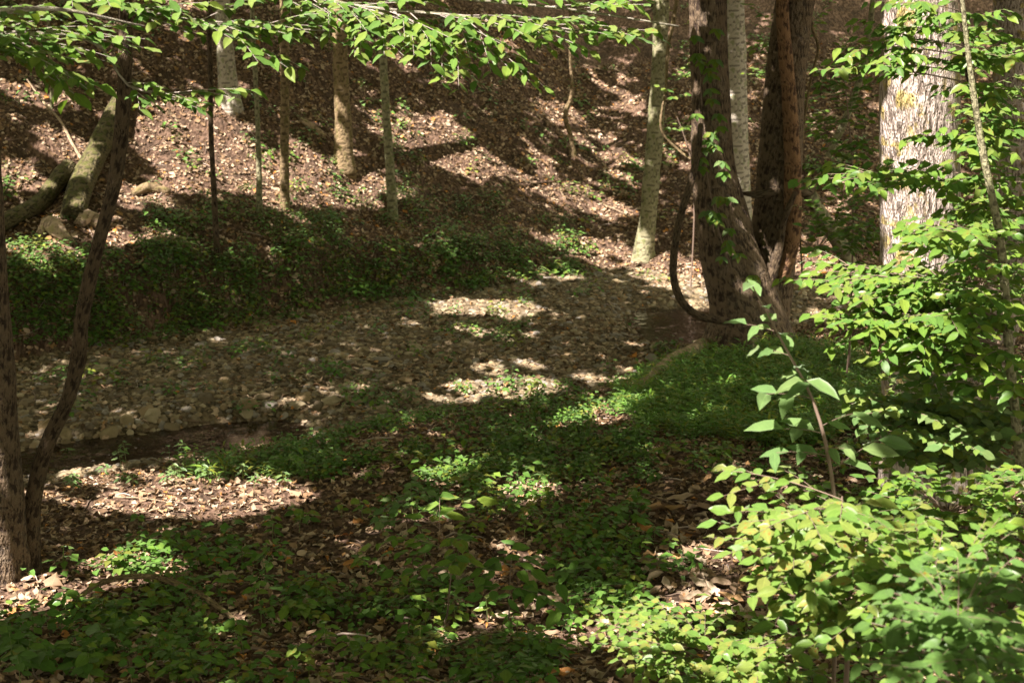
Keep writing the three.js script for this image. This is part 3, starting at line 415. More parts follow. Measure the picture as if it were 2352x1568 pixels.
shrub('understory_tree', 'slim grey stemmed understory tree with layered drooping green leaves', { seed: 25, category: 'tree', foot: V3(3.05, 0, -9), stem: [[2388, 1420, 9], [2350, 1100, 9.05], [2318, 800, 9.1], [2300, 560, 9.2], [2255, 330, 9.3], [2222, 100, 9.4], [2200, -120, 9.5]], leaf: 0.10, r: 0.035, rise: 0.15, bark: M.barkPale, mats: M.leafMid, o: { gap: 0.48, face: 0.5, down: 0.12 },
  tips: [[1790, 640, 9.4], [1850, 600, 9.6], [1900, 660, 9.3], [1860, 720, 9.2], [1960, 610, 9.6], [2020, 680, 9.2], [1960, 740, 9.0], [2060, 560, 9.7], [2100, 520, 9.9], [2160, 560, 9.5], [2080, 740, 8.9], [2150, 680, 8.9], [2000, 790, 9.0], [2120, 800, 8.8], [2200, 620, 9.0], [2240, 540, 9.4], [2300, 620, 8.8], [2330, 700, 8.7], [2250, 740, 8.7], [2200, 860, 8.7], [2280, 830, 8.7], [2330, 900, 8.6], [2180, 760, 8.8], [2340, 560, 9.3], [2060, 640, 9.2], [1930, 690, 9.2], ...scatter(RT, 26, 2040, 2360, 520, 830, 8.5, 9.6), ...scatter(RT, 8, 1840, 2060, 600, 760, 9, 9.5), ...scatter(RT, 14, 2000, 2220, 620, 900, 8.9, 9.5)] });
shrub('understory_tree', 'thin stemmed tree holding leafy boughs across the thick pale trunk', { seed: 26, category: 'tree', foot: V3(3.55, 0, -10.4), stem: [[2380, 1300, 10.4], [2330, 900, 10.4], [2300, 560, 10.3], [2250, 300, 10.2], [2215, 120, 10.1], [2200, -60, 10.1]], leaf: 0.10, r: 0.03, rise: 0.1, bark: M.barkDark, mats: M.leafMid, o: { gap: 0.5, face: 0.5, down: 0.2 },
  tips: [[1880, 160, 10], [1930, 110, 10.1], [1980, 150, 10], [2050, 60, 10.2], [2120, 40, 10.2], [2180, 150, 9.9], [2260, 60, 10], [2330, 40, 10], [1960, 60, 10.3], [2320, 130, 9.8], [2060, 130, 10], [1830, 415, 10.2], [1900, 400, 10.2], [1960, 420, 10.1], [2040, 390, 10.2], [2080, 320, 10.2], [2110, 430, 10], [2200, 420, 9.9], [2280, 200, 9.8], [2330, 300, 9.8], [2300, 430, 9.8], [2160, 210, 10], ...scatter(RT, 36, 2170, 2360, 0, 500, 9.6, 10.4), ...scatter(RT, 8, 1920, 2200, 0, 140, 9.8, 10.4)] });
shrub('sunlit_shrub', 'bush with pale sunlit leaves hiding the foot of the thick pale trunk', { seed: 27, foot: at(2220, 1180, 10.2), stem: [[2225, 1080, 10.1], [2200, 1000, 10.1]], leaf: 0.09, r: 0.013, rise: 0.2, geos: G.round, mats: M.leafPale.concat(M.leafLight.slice(0, 2)), o: { gap: 0.5, face: 0.4 },
  tips: [[2000, 930, 10.1], [2050, 960, 9.9], [2100, 930, 10], [2160, 950, 9.9], [2220, 930, 10], [2280, 950, 9.8], [2330, 980, 9.7], [2080, 1010, 9.7], [2150, 1030, 9.6], [2020, 990, 9.9], [2240, 1020, 9.6], [2310, 1060, 9.5], [2190, 1080, 9.5], [2060, 1060, 9.6], ...scatter(RT, 26, 1990, 2352, 850, 1050, 8.8, 10)] });
shrub('leafy_shrub', 'dense green shrub filling the thicket below the sunlit bush', { seed: 28, foot: at(2190, 1420, 8.4), stem: [[2190, 1300, 8.4], [2180, 1180, 8.5]], leaf: 0.09, r: 0.014, rise: 0.2, mats: M.leafMid, o: { gap: 0.5 },
  tips: [[2010, 1120, 8.6], [2080, 1090, 8.6], [2150, 1100, 8.5], [2220, 1120, 8.4], [2290, 1110, 8.4], [2340, 1160, 8.3], [2060, 1170, 8.3], [2270, 1200, 8.1], [2330, 1250, 8.0], [2200, 1200, 8.2], [2120, 1200, 8.3], [2260, 1280, 8.0], [1990, 1060, 8.8], [2330, 1340, 7.9], ...scatter(RT, 26, 1990, 2360, 1060, 1330, 8, 8.8)] });
shrub('hazel_shrub', 'shrub of mixed sunlit and shaded leaves between the level sprays and the blue green shrub', { seed: 29, foot: at(2120, 1640, 6.4), stem: [[2120, 1520, 6.4], [2130, 1400, 6.5]], leaf: 0.085, r: 0.013, rise: 0.15, mats: M.leafMid.concat(M.leafLight), o: { gap: 0.5, face: 0.55 }, tips: scatter(RT, 40, 1960, 2360, 1180, 1568, 6.1, 6.9) });
// behind the thick trunk and between the trunks: understory in the distance
const behind = [
  ['tall leafy bush right of the thick pale trunk', 31, [2300, 760, 13.4], scatter(RT, 40, 2190, 2360, 60, 500, 12.5, 14), M.leafMid, 0.12],
  ['broad leafy bush low behind the slim grey stem', 32, [2270, 1000, 12.8], scatter(RT, 36, 2190, 2360, 460, 900, 12, 13.5), M.leafMid, 0.11],
  ['shaded bush leaning in the gap between forked tree and thick trunk', 33, [1960, 690, 19], scatter(RT, 34, 1860, 2030, 100, 420, 18.4, 19.6), M.leafMid, 0.13],
  ['low shaded bush at the foot of the gap between the two big trees', 34, [1950, 760, 18.5], scatter(RT, 26, 1850, 2030, 420, 660, 18, 19), M.leafMid, 0.12],
  ['thin bush high behind the forked tree stems', 35, [1760, 520, 25], scatter(RT, 14, 1730, 1900, 0, 300, 24.5, 26), M.leafMid, 0.13],
  ['small bush on the slope between leaning mossy trunk and forked tree', 36, [1590, 560, 26], scatter(RT, 9, 1530, 1620, 20, 300, 25.5, 26.5), M.leafMid, 0.12],
];
for (const [label, seed, foot, tips, mats, leaf] of behind) shrub('understory_bush', label, { seed, foot: at(...foot), stem: [[foot[0], (foot[1] + tips[0][1]) / 2, foot[2]], [tips[0][0], tips[0][1], foot[2]]], leaf, r: 0.016, rise: 0.4, mats, tips, most: 150, o: { gap: 0.55, wild: 0.9 } });

// boughs hanging into the top of the frame from trees left of the view
function boughTree(label, seed, x, d, limbs, tips, mats, leaf) {
  const R = rng(seed), b = V3(x, height(x, -d), -d), root = thing('beech_tree', label, 'tree', b);
  part(root, 'trunk', tube([V3(x, b.y - 0.2, -d), b.clone(), V3(x + 0.05, 6, -d), V3(x + 0.1, 9.5, -d)], [0.19, 0.17, 0.13, 0.05], 14, { rough: 0.06, flare: 0.3, step: 0.3 }), M.barkSilver);
  const ends = [];
  for (const [y0, path] of limbs) { const p = [V3(x, y0, -d), ...path.map(([u, v, dd]) => at(u, v, dd))]; part(root, 'limb', tube(p, [0.03, 0.02, 0.012, 0.005], 8, { n: 40, rough: 0.08 }), M.barkSilver); ends.push(new THREE.CatmullRomCurve3(p, false, 'centripetal').getPoints(60)); }
  const leaves = [];
  for (const t of tips) { const p1 = at(t[0], t[1], t[2]); let best, bs = 1e9; for (const c of ends) for (const a of c) { const dx = p1.x - a.x, s = Math.abs(dx - 0.45) + Math.abs(p1.y - a.y) + Math.abs(p1.z - a.z) * 0.5; if (s < bs) { bs = s; best = a; } } const o = { wood: [], leaves }; spray(o, R, best.clone(), p1, leaf * (0.85 + R() * 0.3), { gap: 0.5, face: 0.15, wild: 0.7, arch: 0.04 }); part(root, 'branch', mergeGeometries(o.wood), M.paleTwig, false, leaves); }
  addLeaves(root, leaves, G.leaf, mats, R);
}
boughTree('beech with leafy boughs hanging into view above the mossy logs', 41, -5.3, 7.2, [[5.3, [[60, 75, 8.6], [220, 100, 8.8], [300, 200, 9], [440, 215, 9.2]]], [6.1, [[0, -40, 9], [300, 20, 9.3], [560, 60, 9.4], [760, 70, 9.5]]], [5.6, [[-50, 30, 8], [120, 20, 8.2], [330, 60, 8.5]]]],
  [[40, 60, 8.4], [120, 40, 8.5], [60, 120, 8.4], [140, 130, 8.6], [200, 60, 8.7], [180, 180, 8.7], [300, 60, 9], [330, 110, 9], [390, 20, 9.2], [430, 75, 9.2], [500, 60, 9.3], [560, 75, 9.4], [600, 85, 9.4], [640, 60, 9.4], [690, 85, 9.5], [740, 60, 9.5], [170, 215, 8.7], [200, 205, 8.6], [340, 190, 9], [430, 225, 9.1], [560, 205, 9.2], [470, 255, 9.1], [660, 155, 9.3], [240, 140, 8.9], [100, 10, 8.6], [350, 240, 8.9], [20, 20, 8.5], [480, 5, 9.3], [140, 90, 8.3], [760, 20, 9.5], [260, 10, 8.9], [120, 150, 8.2], [70, 30, 8.2], [20, 100, 8.3], [620, -20, 9.4], [340, -10, 9]], M.leafMid.concat(M.leafLight.slice(0, 2)), 0.108);
boughTree('beech with a long bough reaching over the middle of the slope', 42, -4.7, 10.8, [[6.0, [[500, -60, 10.2], [800, 10, 9.9], [1100, 40, 9.7], [1400, 80, 9.6]]], [6.3, [[700, -60, 10], [1000, -10, 9.9], [1300, 20, 9.7], [1560, 60, 9.6]]]],
  [[800, 60, 9.8], [850, 30, 9.8], [890, 75, 9.8], [960, 60, 9.7], [1000, 100, 9.7], [1050, 120, 9.6], [1030, 85, 9.5], [1130, 60, 9.6], [1090, 185, 9.5], [1060, 175, 9.5], [1180, 165, 9.5], [1215, 185, 9.5], [1220, 40, 9.6], [1270, 115, 9.5], [1310, 75, 9.5], [1350, 40, 9.5], [1330, 105, 9.4], [1400, 60, 9.5], [1440, 90, 9.5], [1500, 70, 9.6], [1420, 10, 9.6], [980, 5, 9.8], [1180, -5, 9.7], [760, 90, 9.8], [700, 20, 9.9], [930, 130, 9.6], [1150, 100, 9.5], [1300, 0, 9.6], [1480, 10, 9.6], [1250, 60, 9.7], [850, 110, 9.7]], M.leafMid.concat(M.leafLight.slice(0, 2)), 0.112);

// ---------------------------------------------------------------- fallen logs, vine, sticks
function log(name, label, pts, rad, mat, o = {}) { return solo(name, tube(pts, rad, o.radial ?? 14, { rough: o.rough ?? 0.12, step: 0.08, tile: 0.5, seed: pts[0].x, ...o }), mat, label, o.category ?? 'log', o.group); }
const G2 = (u, v, up) => gnd(u, v).add(V3(0, up, 0));
log('fallen_log', 'long mossy log lying up the slope behind the leaning stem', [G2(165, 505, 0.05), G2(195, 430, 0.18), G2(225, 370, 0.18), G2(255, 300, 0.16), G2(285, 240, 0.14), G2(305, 205, 0.1)], [0.2, 0.21, 0.2, 0.19, 0.16, 0.12], M.barkMoss, { radial: 20 });
log('fallen_log', 'shorter mossy log lying beside the long mossy log', [G2(-40, 545, 0.05), G2(30, 515, 0.1), G2(90, 485, 0.12), G2(125, 445, 0.14), G2(160, 402, 0.14)], [0.12, 0.14, 0.15, 0.16, 0.15], M.barkMoss, { radial: 18 });
log('rotten_log', 'pale curled piece of rotten wood below the mossy logs', [G2(92, 545, 0.03), G2(110, 530, 0.1), G2(135, 545, 0.1), G2(165, 562, 0.03)], [0.09, 0.13, 0.12, 0.06], M.deadWood, { rough: 0.4 });
log('rotten_log', 'stubby rotten log end against the long mossy log', [G2(180, 520, 0.05), G2(205, 515, 0.1), G2(232, 528, 0.05)], [0.1, 0.13, 0.1], M.deadWood, { rough: 0.4 });
log('rotten_log', 'short dark log in the sunlit litter right of the leaning stem', [G2(305, 450, 0.03), G2(340, 440, 0.06), G2(390, 445, 0.03)], [0.06, 0.1, 0.07], M.barkTan, { rough: 0.3 });
log('fallen_log', 'pale barkless log running from the forked tree foot into the grass', [G2(1665, 775, 0.02), G2(1600, 815, 0.1), G2(1540, 852, 0.1), G2(1490, 890, 0.08), G2(1440, 925, 0.02)], [0.08, 0.11, 0.12, 0.1, 0.05], M.deadWood, { radial: 16, rough: 0.25 });
log('fallen_branch', 'curved dead branch arching over the litter near the furrowed trunk', [G2(120, 1450, 0.0), G2(180, 1398, 0.1), G2(250, 1372, 0.16), G2(340, 1367, 0.18), G2(430, 1383, 0.14), G2(500, 1412, 0.08), G2(570, 1450, 0.0)], [0.012, 0.02, 0.024, 0.026, 0.026, 0.024, 0.018], M.barkTan, { radial: 10, category: 'branch' });
log('fallen_branch', 'pale forked dead branch lying above the mossy logs', [G2(62, 195, 0.1), G2(100, 245, 0.08), G2(140, 290, 0.08), G2(165, 335, 0.05), G2(192, 378, 0.03)], [0.012, 0.02, 0.022, 0.026, 0.03], M.deadWood, { radial: 8, category: 'branch' });
log('fallen_branch', 'thin pale dead branch near the leaning mossy trunk foot', [G2(1385, 480, 0.1), G2(1430, 497, 0.08), G2(1475, 520, 0.03)], [0.008, 0.014, 0.016], M.deadWood, { radial: 7, category: 'branch' });
log('fallen_branch', 'pale broken limb lying in the green carpet of the near bank', [G2(1240, 1010, 0.03), G2(1275, 1030, 0.05), G2(1330, 1050, 0.02)], [0.02, 0.035, 0.02], M.deadWood, { radial: 8, category: 'branch' });
log('fallen_branch', 'leaning dead limb on the slope left of the tan trunk', [G2(690, 280, 0.05), G2(720, 300, 0.06), G2(745, 318, 0.04)], [0.05, 0.07, 0.06], M.deadWood, { radial: 9, category: 'branch' });
log('hanging_vine', 'thick dark woody vine curving from the forked tree to the creek', [at(1612, 200, 21.6), at(1606, 330, 21.2), at(1590, 410, 21.0), at(1565, 490, 20.9), at(1550, 570, 20.9), at(1548, 640, 20.9), at(1565, 690, 20.9), at(1600, 722, 21.0), at(1650, 735, 21.2), at(1690, 740, 21.5)], [0.025, 0.045, 0.052, 0.055, 0.055, 0.055, 0.058, 0.06, 0.06, 0.06], M.barkDark, { radial: 10, category: 'vine' });
log('hanging_vine', 'thin twisting vine hanging behind the leaning mossy trunk', [at(1560, -30, 26), at(1545, 60, 26), at(1535, 110, 26), at(1530, 200, 26), at(1520, 300, 26), at(1560, 345, 26), at(1610, 380, 25.6)], [0.04, 0.035, 0.03, 0.022, 0.022, 0.022, 0.02], M.barkTan, { radial: 8, category: 'vine' });
log('hanging_vine', 'thin pale vine dangling beside the rusty stem of the forked tree', [at(1862, -30, 22.5), at(1866, 60, 22.5), at(1880, 110, 22.5), at(1866, 170, 22.5), at(1850, 260, 22.5), at(1842, 350, 22.5), at(1836, 460, 22.5), at(1845, 660, 22.5)], [0.025, 0.025, 0.02, 0.02, 0.02, 0.018, 0.016, 0.014], M.barkTan, { radial: 8, category: 'vine' });
{ // the bushy dead leaning limb between the big trees
  log('leaning_branch', 'bare pole leaning in the gap between forked tree and thick trunk', [at(1902, 360, 20), at(1940, 280, 20), at(1970, 200, 20), at(1990, 130, 20), at(2010, -40, 20)], [0.05, 0.05, 0.045, 0.04, 0.035], M.barkPale, { radial: 8, category: 'branch' });
}
{ // twig litter
  const R = rng(310), list = [], g = [0, 1, 2].map((k) => tube([V3(-0.5, 0.02, 0), V3(-0.1, 0.03 + k * 0.02, 0.05), V3(0.2, 0.03, -0.03 * k), V3(0.5, 0.015, 0.04)], [0.02, 0.024, 0.018, 0.008], 4, { n: 5 }));
  for (let i = 0; i < 700; i++) { const p = gnd(lerp(-20, 2000, R()), lerp(0, 1568, R())); if (inBed(p.x, -p.z) && R() < 0.6) continue; const len = 0.15 + R() * R() * 0.55, n = normalAt(p.x, p.z), q = new THREE.Quaternion().setFromUnitVectors(UP, n).multiply(new THREE.Quaternion().setFromAxisAngle(UP, R() * 6.28)); const c = R() < 0.4 ? C(0.36, 0.29, 0.24) : C(0.17, 0.12, 0.085); list.push([i % 3, new THREE.Matrix4().compose(p, q, V3(len, 0.3 + R() * 0.35, len * 0.6)), c]); }
  const m = merged(scene, 'twig_litter', g, list, new THREE.MeshStandardMaterial({ color: 0xffffff, vertexColors: true, roughness: 0.9 }), true); m.userData.label = 'thin dead twigs strewn over the forest floor'; m.userData.category = 'twigs';
}
{ // sticks
  const R = rng(301), spots = [[330, 1060, 60, -40], [440, 1095, 50, -60], [320, 1150, 120, 5], [880, 1260, 60, 4], [1080, 1200, 80, -10], [1180, 1160, 60, -15], [1050, 1105, 40, -60], [1030, 1440, 90, -40], [1130, 1480, 30, 80], [1540, 1390, 70, 35], [1480, 1190, 60, 30], [300, 1330, 70, -30], [1590, 1330, 90, 5], [1640, 1330, 70, 2], [1650, 1240, 80, 3], [1700, 1290, 60, -6], [680, 1000, 110, -4], [1000, 1300, 50, 60], [240, 1560, 80, 5], [330, 1540, 60, 20], [1250, 1500, 60, -30], [880, 1540, 70, -60], [1420, 1290, 60, 15], [1100, 760, 90, 18], [1170, 850, 60, -12], [790, 800, 40, 3], [600, 875, 110, -2], [450, 970, 60, 6], [1090, 450, 60, -40], [1220, 420, 50, 20], [920, 300, 50, 40], [330, 350, 80, -30], [380, 395, 60, 10], [1280, 500, 60, 10], [740, 545, 50, -20], [80, 410, 60, -30], [1700, 1110, 90, 3], [1560, 1080, 60, 10], [1370, 1110, 70, 20], [1520, 1140, 60, -8]];
  for (const [u, v, len, turn] of spots) { const c = Math.cos(turn * Math.PI / 180) * len / 2, s = Math.sin(turn * Math.PI / 180) * len / 2, a = G2(u - c, v - s, 0.015), m = G2(u + (R() - 0.5) * 8, v + (R() - 0.5) * 4, 0.03), b = G2(u + c, v + s, 0.02), r = 0.006 + R() * 0.009; log('fallen_stick', v < 560 ? 'short dead stick lying on the leafy slope' : inBed(m.x, -m.z) ? 'short dead stick lying among the creek stones' : u > 1400 ? 'short dead stick lying in the litter below the thicket' : v < 1250 ? 'short dead stick lying on the near bank by the pool' : 'short dead stick lying among the foreground seedlings', [a, m, b], [r, r * 1.1, r * 0.6], R() < 0.6 ? M.stick : M.deadWood, { radial: 6, n: 8, category: 'stick', group: v < 560 ? 'sticks on the slope' : inBed(m.x, -m.z) ? 'sticks in the creek' : u > 1400 ? 'sticks below the thicket' : v < 1250 ? 'sticks on the near bank' : 'sticks among the seedlings' }); }
}

// ---------------------------------------------------------------- fallen leaves
const litterColors = [[0.25, 0.16, 0.11], [0.36, 0.25, 0.19], [0.18, 0.108, 0.07], [0.46, 0.34, 0.275], [0.29, 0.185, 0.125], [0.12, 0.073, 0.048], [0.33, 0.19, 0.095], [0.39, 0.295, 0.235], [0.46, 0.2, 0.06], [0.12, 0.085, 0.06]];
const litterPick = [0, 0, 1, 1, 1, 2, 2, 3, 3, 4, 4, 5, 5, 6, 7, 7, 9];
function litterColor(R) { const k = R() < 0.018 ? 8 : litterPick[Math.floor(R() * litterPick.length)], c = litterColors[k], s = 1.0 + R() * 0.5; return C(c[0] * s, c[1] * s, c[2] * s); }
function litterMatrix(R, x, d, len, lift = 0) { const z = -d, n = normalAt(x, z, 0.1), a = R() * 6.283, dir = V3(Math.cos(a), 0, Math.sin(a)); dir.addScaledVector(n, -dir.dot(n)); const tilt = 0.55; const up = n.clone().add(V3((R() - 0.5) * tilt * 2, 0, (R() - 0.5) * tilt * 2)).normalize(); dir.addScaledVector(n, (R() - 0.45) * 0.5); return leafMatrix(V3(x, height(x, z) + 0.006 + R() * 0.025 + lift, z), dir, up, len); }
{
  const R = rng(500), list = [];
  const N = 76000; let made = 0;
  for (let i = 0; i < N * 3 && made < N; i++) {
    const d = Math.sqrt(lerp(8 * 8, 34.5 * 34.5, R())), x = (R() * 2 - 1) * (0.365 * d + 0.4), y = height(x, -d), p = V3(x, y, -d);
    if (!inView(p, 40)) continue;
    const bed = inBed(x, d); if (bed && R() > 0.16 + 0.25 * smooth(0.5, 0.7, fbm(x * 0.9, d * 0.9, 2, 5))) continue; if (y < -0.09) { if (R() > 0.25) continue; }
    const bare = fbm(x * 1.1 + 9, d * 1.1, 3, 83); if (!bed && R() < smooth(0.5, 0.66, bare) * 0.3) continue; made++; const k = Math.floor(R() * G.litter.length); list.push([k, litterMatrix(R, x, d, (0.048 + R() * R() * 0.1), 0), litterColor(R)]);
  }
  const lm = merged(scene, 'leaf_litter', G.litter, list, M.litter, true); lm.userData.label = 'carpet of brown and tan fallen leaves on the forest floor'; lm.userData.category = 'leaf litter';
  // the biggest ones one can pick out near the camera
  const mats = litterColors.map((c) => new THREE.MeshStandardMaterial({ color: C(c[0] * 1.1, c[1] * 1.1, c[2] * 1.1), map: veinTex, roughness: 0.8, side: THREE.DoubleSide }));
  for (let i = 0; i < 260; i++) {
    const p = i < 60 ? gnd(lerp(1480, 1800, R()), lerp(1150, 1420, R())) : gnd(lerp(0, 1750, R()), lerp(1050, 1568, Math.sqrt(R()))), m = shade(new THREE.Mesh(G.big[i < 60 ? [1, 4, 0][i % 3] : [2, 3, 3, 1, 0][i % 5]], mats[i % 9 === 0 ? 8 : [0, 1, 3, 4, 6, 7][Math.floor(R() * 6)]]));
    m.name = 'fallen_leaf'; litterMatrix(R, p.x, -p.z, (i < 60 ? 0.2 : 0.13) + R() * 0.08, 0.015).decompose(m.position, m.quaternion, m.scale); M.floorMesh.add(m);
  }
}

// ---------------------------------------------------------------- creek stones
{
  const R = rng(600), geos = Array.from({ length: 7 }, (_, k) => { const g = mergeVertices(new THREE.DodecahedronGeometry(1, 0).deleteAttribute('normal').deleteAttribute('uv'), 1e-3), p = g.attributes.position; for (let i = 0; i < p.count; i++) { const s = 0.72 + 0.5 * hash(i, k, 3); p.setXYZ(i, p.getX(i) * s, p.getY(i) * s * (0.3 + 0.25 * hash(k, 1, 1)), p.getZ(i) * s * (0.6 + 0.35 * hash(k, 2, 2))); } const c = toCreasedNormals(g, 0.9), pp = c.attributes.position, uv = []; for (let i = 0; i < pp.count; i++) uv.push(pp.getX(i) * 0.3 + pp.getY(i) * 0.2, pp.getZ(i) * 0.3 + pp.getY(i) * 0.2); c.setAttribute('uv', new THREE.Float32BufferAttribute(uv, 2)); return c; });
  const grain = tex(256, 256, (u, v) => { const a = fbm(u * 7, v * 7, 5, 81, 7), s = hash(u * 256 | 0, v * 256 | 0, 4) * 0.2, k = 0.62 + 0.55 * a + s - 0.1; return [k, k * 0.98, k * 0.94]; });
  const tones = [[0.22, 0.175, 0.1], [0.16, 0.125, 0.075], [0.28, 0.235, 0.15], [0.12, 0.095, 0.06], [0.23, 0.17, 0.095], [0.2, 0.18, 0.15]], mats = tones.map((c) => new THREE.MeshPhysicalMaterial({ specularIntensity: 0.4, color: C(...c), map: grain, bumpMap: grain, bumpScale: 0.004, roughness: 0.85 }));
  const place = (x, d, s) => { const n = normalAt(x, -d, 0.15), q = new THREE.Quaternion().setFromUnitVectors(UP, n.add(V3((R() - 0.5) * 0.4, 0, (R() - 0.5) * 0.4)).normalize()).multiply(new THREE.Quaternion().setFromAxisAngle(UP, R() * 6.28)); return new THREE.Matrix4().compose(V3(x, height(x, -d) + s * 0.08, -d), q, V3(s, s * (0.7 + R() * 0.5), s)); };
  const bedPoint = () => { for (;;) { const d = lerp(16, 27.5, R()), x = (R() * 2 - 1) * 0.36 * d; if (inBed(x, d) && inView(V3(x, 0, -d), 20)) return [x, d]; } };
  const line = [[220, 965], [290, 968], [350, 955], [400, 985], [430, 940], [470, 915], [560, 905], [600, 915], [620, 930], [680, 930], [700, 915], [730, 935], [760, 925], [250, 1000], [150, 1000], [110, 985], [570, 930], [640, 905], [860, 900], [930, 875], [975, 885], [800, 800], [820, 820], [1090, 760], [880, 940], [905, 960], [370, 880], [395, 845], [720, 810], [990, 850], [1130, 780], [60, 930], [160, 940]];
  const one = (x, d, s) => { const m = shade(new THREE.Mesh(geos[Math.floor(R() * 7)], mats[Math.floor(R() * 6)])); m.name = 'stone'; place(x, d, s).decompose(m.position, m.quaternion, m.scale); M.bedMesh.add(m); };
  for (const [u, v] of line) { const p = gnd(u, v); one(p.x, -p.z, 0.07 + R() * 0.1); }
  for (let i = 0; i < 265; i++) { const [x, d] = bedPoint(); one(x, d, 0.06 + R() * R() * 0.1); }
  const m = [], c = []; for (let i = 0; i < 9000; i++) { const [x, d] = bedPoint(); m.push(place(x, d, 0.025 + R() * R() * 0.065)); const k = tones[Math.floor(R() * 6)], s = 0.8 + R() * 0.45; c.push(C(k[0] * s, k[1] * s, k[2] * s)); }
  const gm = instances(M.bedMesh, 'gravel', geos[2], new THREE.MeshStandardMaterial({ map: grain, roughness: 0.88 }), m, c); gm.userData.kind = 'stuff';
}

// ---------------------------------------------------------------- low plants
function sprig(R, n, leaf, hgt, spread, geos, o = {}) { const gs = []; const stem = tube([V3(0, -0.03, 0), V3((R() - 0.5) * 0.05, hgt * 0.5, 0), V3((R() - 0.5) * 0.1, hgt, (R() - 0.5) * 0.1)], [0.003, 0.002, 0.001], 3, { n: 3 }); gs.push(stem); for (let i = 0; i < n; i++) { const t = 0.25 + 0.75 * (i + R()) / n, a = i * 2.4 + R(), rr = spread * R(), p = V3(Math.cos(a) * rr, hgt * t, Math.sin(a) * rr), dir = V3(Math.cos(a), (o.rise ?? 0) + (R() - 0.5) * 0.4, Math.sin(a)), g = geos[i % geos.length].clone(); g.applyMatrix4(leafMatrix(p, dir, V3((R() - 0.5) * 0.7, 1, (R() - 0.5) * 0.7).normalize(), leaf * (0.7 + 0.6 * R()))); gs.push(g); } return mergeGeometries(gs); }
{
  const R = rng(700), herbs = [sprig(R, 8, 0.05, 0.1, 0.08, G.tinyRound), sprig(R, 10, 0.06, 0.15, 0.1, G.tiny), sprig(R, 7, 0.075, 0.12, 0.09, G.tiny)], tall = [sprig(R, 18, 0.06, 0.17, 0.2, G.tiny), sprig(R, 20, 0.055, 0.14, 0.22, G.tinySlim), sprig(R, 14, 0.075, 0.26, 0.2, G.tiny)], grass = [sprig(R, 9, 0.085, 0.2, 0.05, [chip(0.24, 0.15, 0.35)], { rise: 0.5 }), sprig(R, 10, 0.1, 0.16, 0.06, [chip(0.18, 0.15, 0.5)], { rise: 0.7 })];
  const green = (k) => { const b = [[0.11, 0.25, 0.022], [0.14, 0.28, 0.025], [0.095, 0.22, 0.022], [0.18, 0.29, 0.028], [0.12, 0.26, 0.035], [0.25, 0.28, 0.03], [0.13, 0.25, 0.05]][Math.floor(R() * 7)], s = (0.8 + R() * 0.4) * k; return C(b[0] * s, b[1] * s, b[2] * s); };
  const add = (name, geos, pick, n, size, label, category, k = 1) => { const list = []; for (let i = 0; i < n * 12 && list.length < n; i++) { const q = pick(); if (!q) continue; const [x, d] = q, s = size * (0.65 + R() * 0.7), j = Math.floor(R() * geos.length); list.push([j, new THREE.Matrix4().compose(V3(x, height(x, -d), -d), new THREE.Quaternion().setFromEuler(new THREE.Euler((R() - 0.5) * 0.35, R() * 6.28, (R() - 0.5) * 0.35)), V3(s, s, s)), green(k)]); } const m = merged(scene, name, geos, list, M.leafAny, true); m.userData.label = label; m.userData.category = category; };
  const pixelPick = (u0, u1, v0, v1, test) => () => { const u = lerp(u0, u1, R()), v = lerp(v0, v1, R()), p = gnd(u, v); return test(u, v, p) ? [p.x, -p.z] : null; };
  const nz = (p, s, seed) => fbm(p.x * s, p.z * s, 3, seed);
  add('ground_cover', herbs, pixelPick(-40, 2392, 985, 1600, (u, v, p) => !inBed(p.x, -p.z) && nz(p, 1.3, 17) > 0.5 + (v < 1220 && v > 1095 && u < 760 ? 0.2 : 0) + (v > 1330 && v < 1400 && u < 330 ? 0.3 : 0) + (u > 1480 && u < 1760 && v > 1120 && v < 1420 ? 0.3 : 0)), 1050, 1.3, 'low round and pointed leaved plants carpeting the near bank', 'ground cover');
  add('fern_carpet', herbs.slice(0, 2), pixelPick(640, 1500, 880, 1110, (u, v, p) => !inBed(p.x, -p.z) && nz(p, 1.7, 19) > 0.44), 1000, 1.0, 'soft green seedlings along the creek edge', 'ground cover');
  add('bank_herbs', herbs, pixelPick(-40, 1360, 560, 800, (u, v, p) => { const t = -p.z - farEdge(p.x); return t > -0.35 && t < 2.2 && nz(p, 1.9, 53) > 0.42; }), 900, 1.25, 'small leafy herbs hanging over the far creek bank', 'herbs');
  add('bank_undergrowth', tall, pixelPick(-40, 1320, 430, 790, (u, v, p) => { const t = -p.z - farEdge(p.x), e = slopeFoot(p.x) + p.z; return t > -0.15 && e > -0.5 + 1.6 * (nz(p, 0.8, 23) - 0.5) * 2 && nz(p, 1.5, 29) > 0.47 && !(u < 330 && v < 600); }), 850, 1, 'dark leafy undergrowth on the far creek bank', 'undergrowth', 1);
  add('slope_seedlings', herbs, pixelPick(0, 2200, 0, 520, (u, v, p) => nz(p, 1.3, 31) > 0.57), 420, 1.4, 'scattered small seedlings on the leafy slope', 'seedlings');
  add('creek_weeds', herbs.slice(1), pixelPick(60, 1560, 640, 960, (u, v, p) => inBed(p.x, -p.z) && p.y > -0.06 && nz(p, 1.5, 37) > 0.6), 240, 1.2, 'green weeds growing in the creek gravel', 'weeds');
  add('grass_patch', grass, pixelPick(1420, 2090, 790, 1040, (u, v, p) => !inBed(p.x, -p.z) && ((u - 1760) / 330) ** 2 + ((v - 915) / 115) ** 2 < 1.1 * nz(p, 1.5, 41) + 0.45), 4200, 1, 'soft bright green grass under the forked tree', 'grass', 1.35);
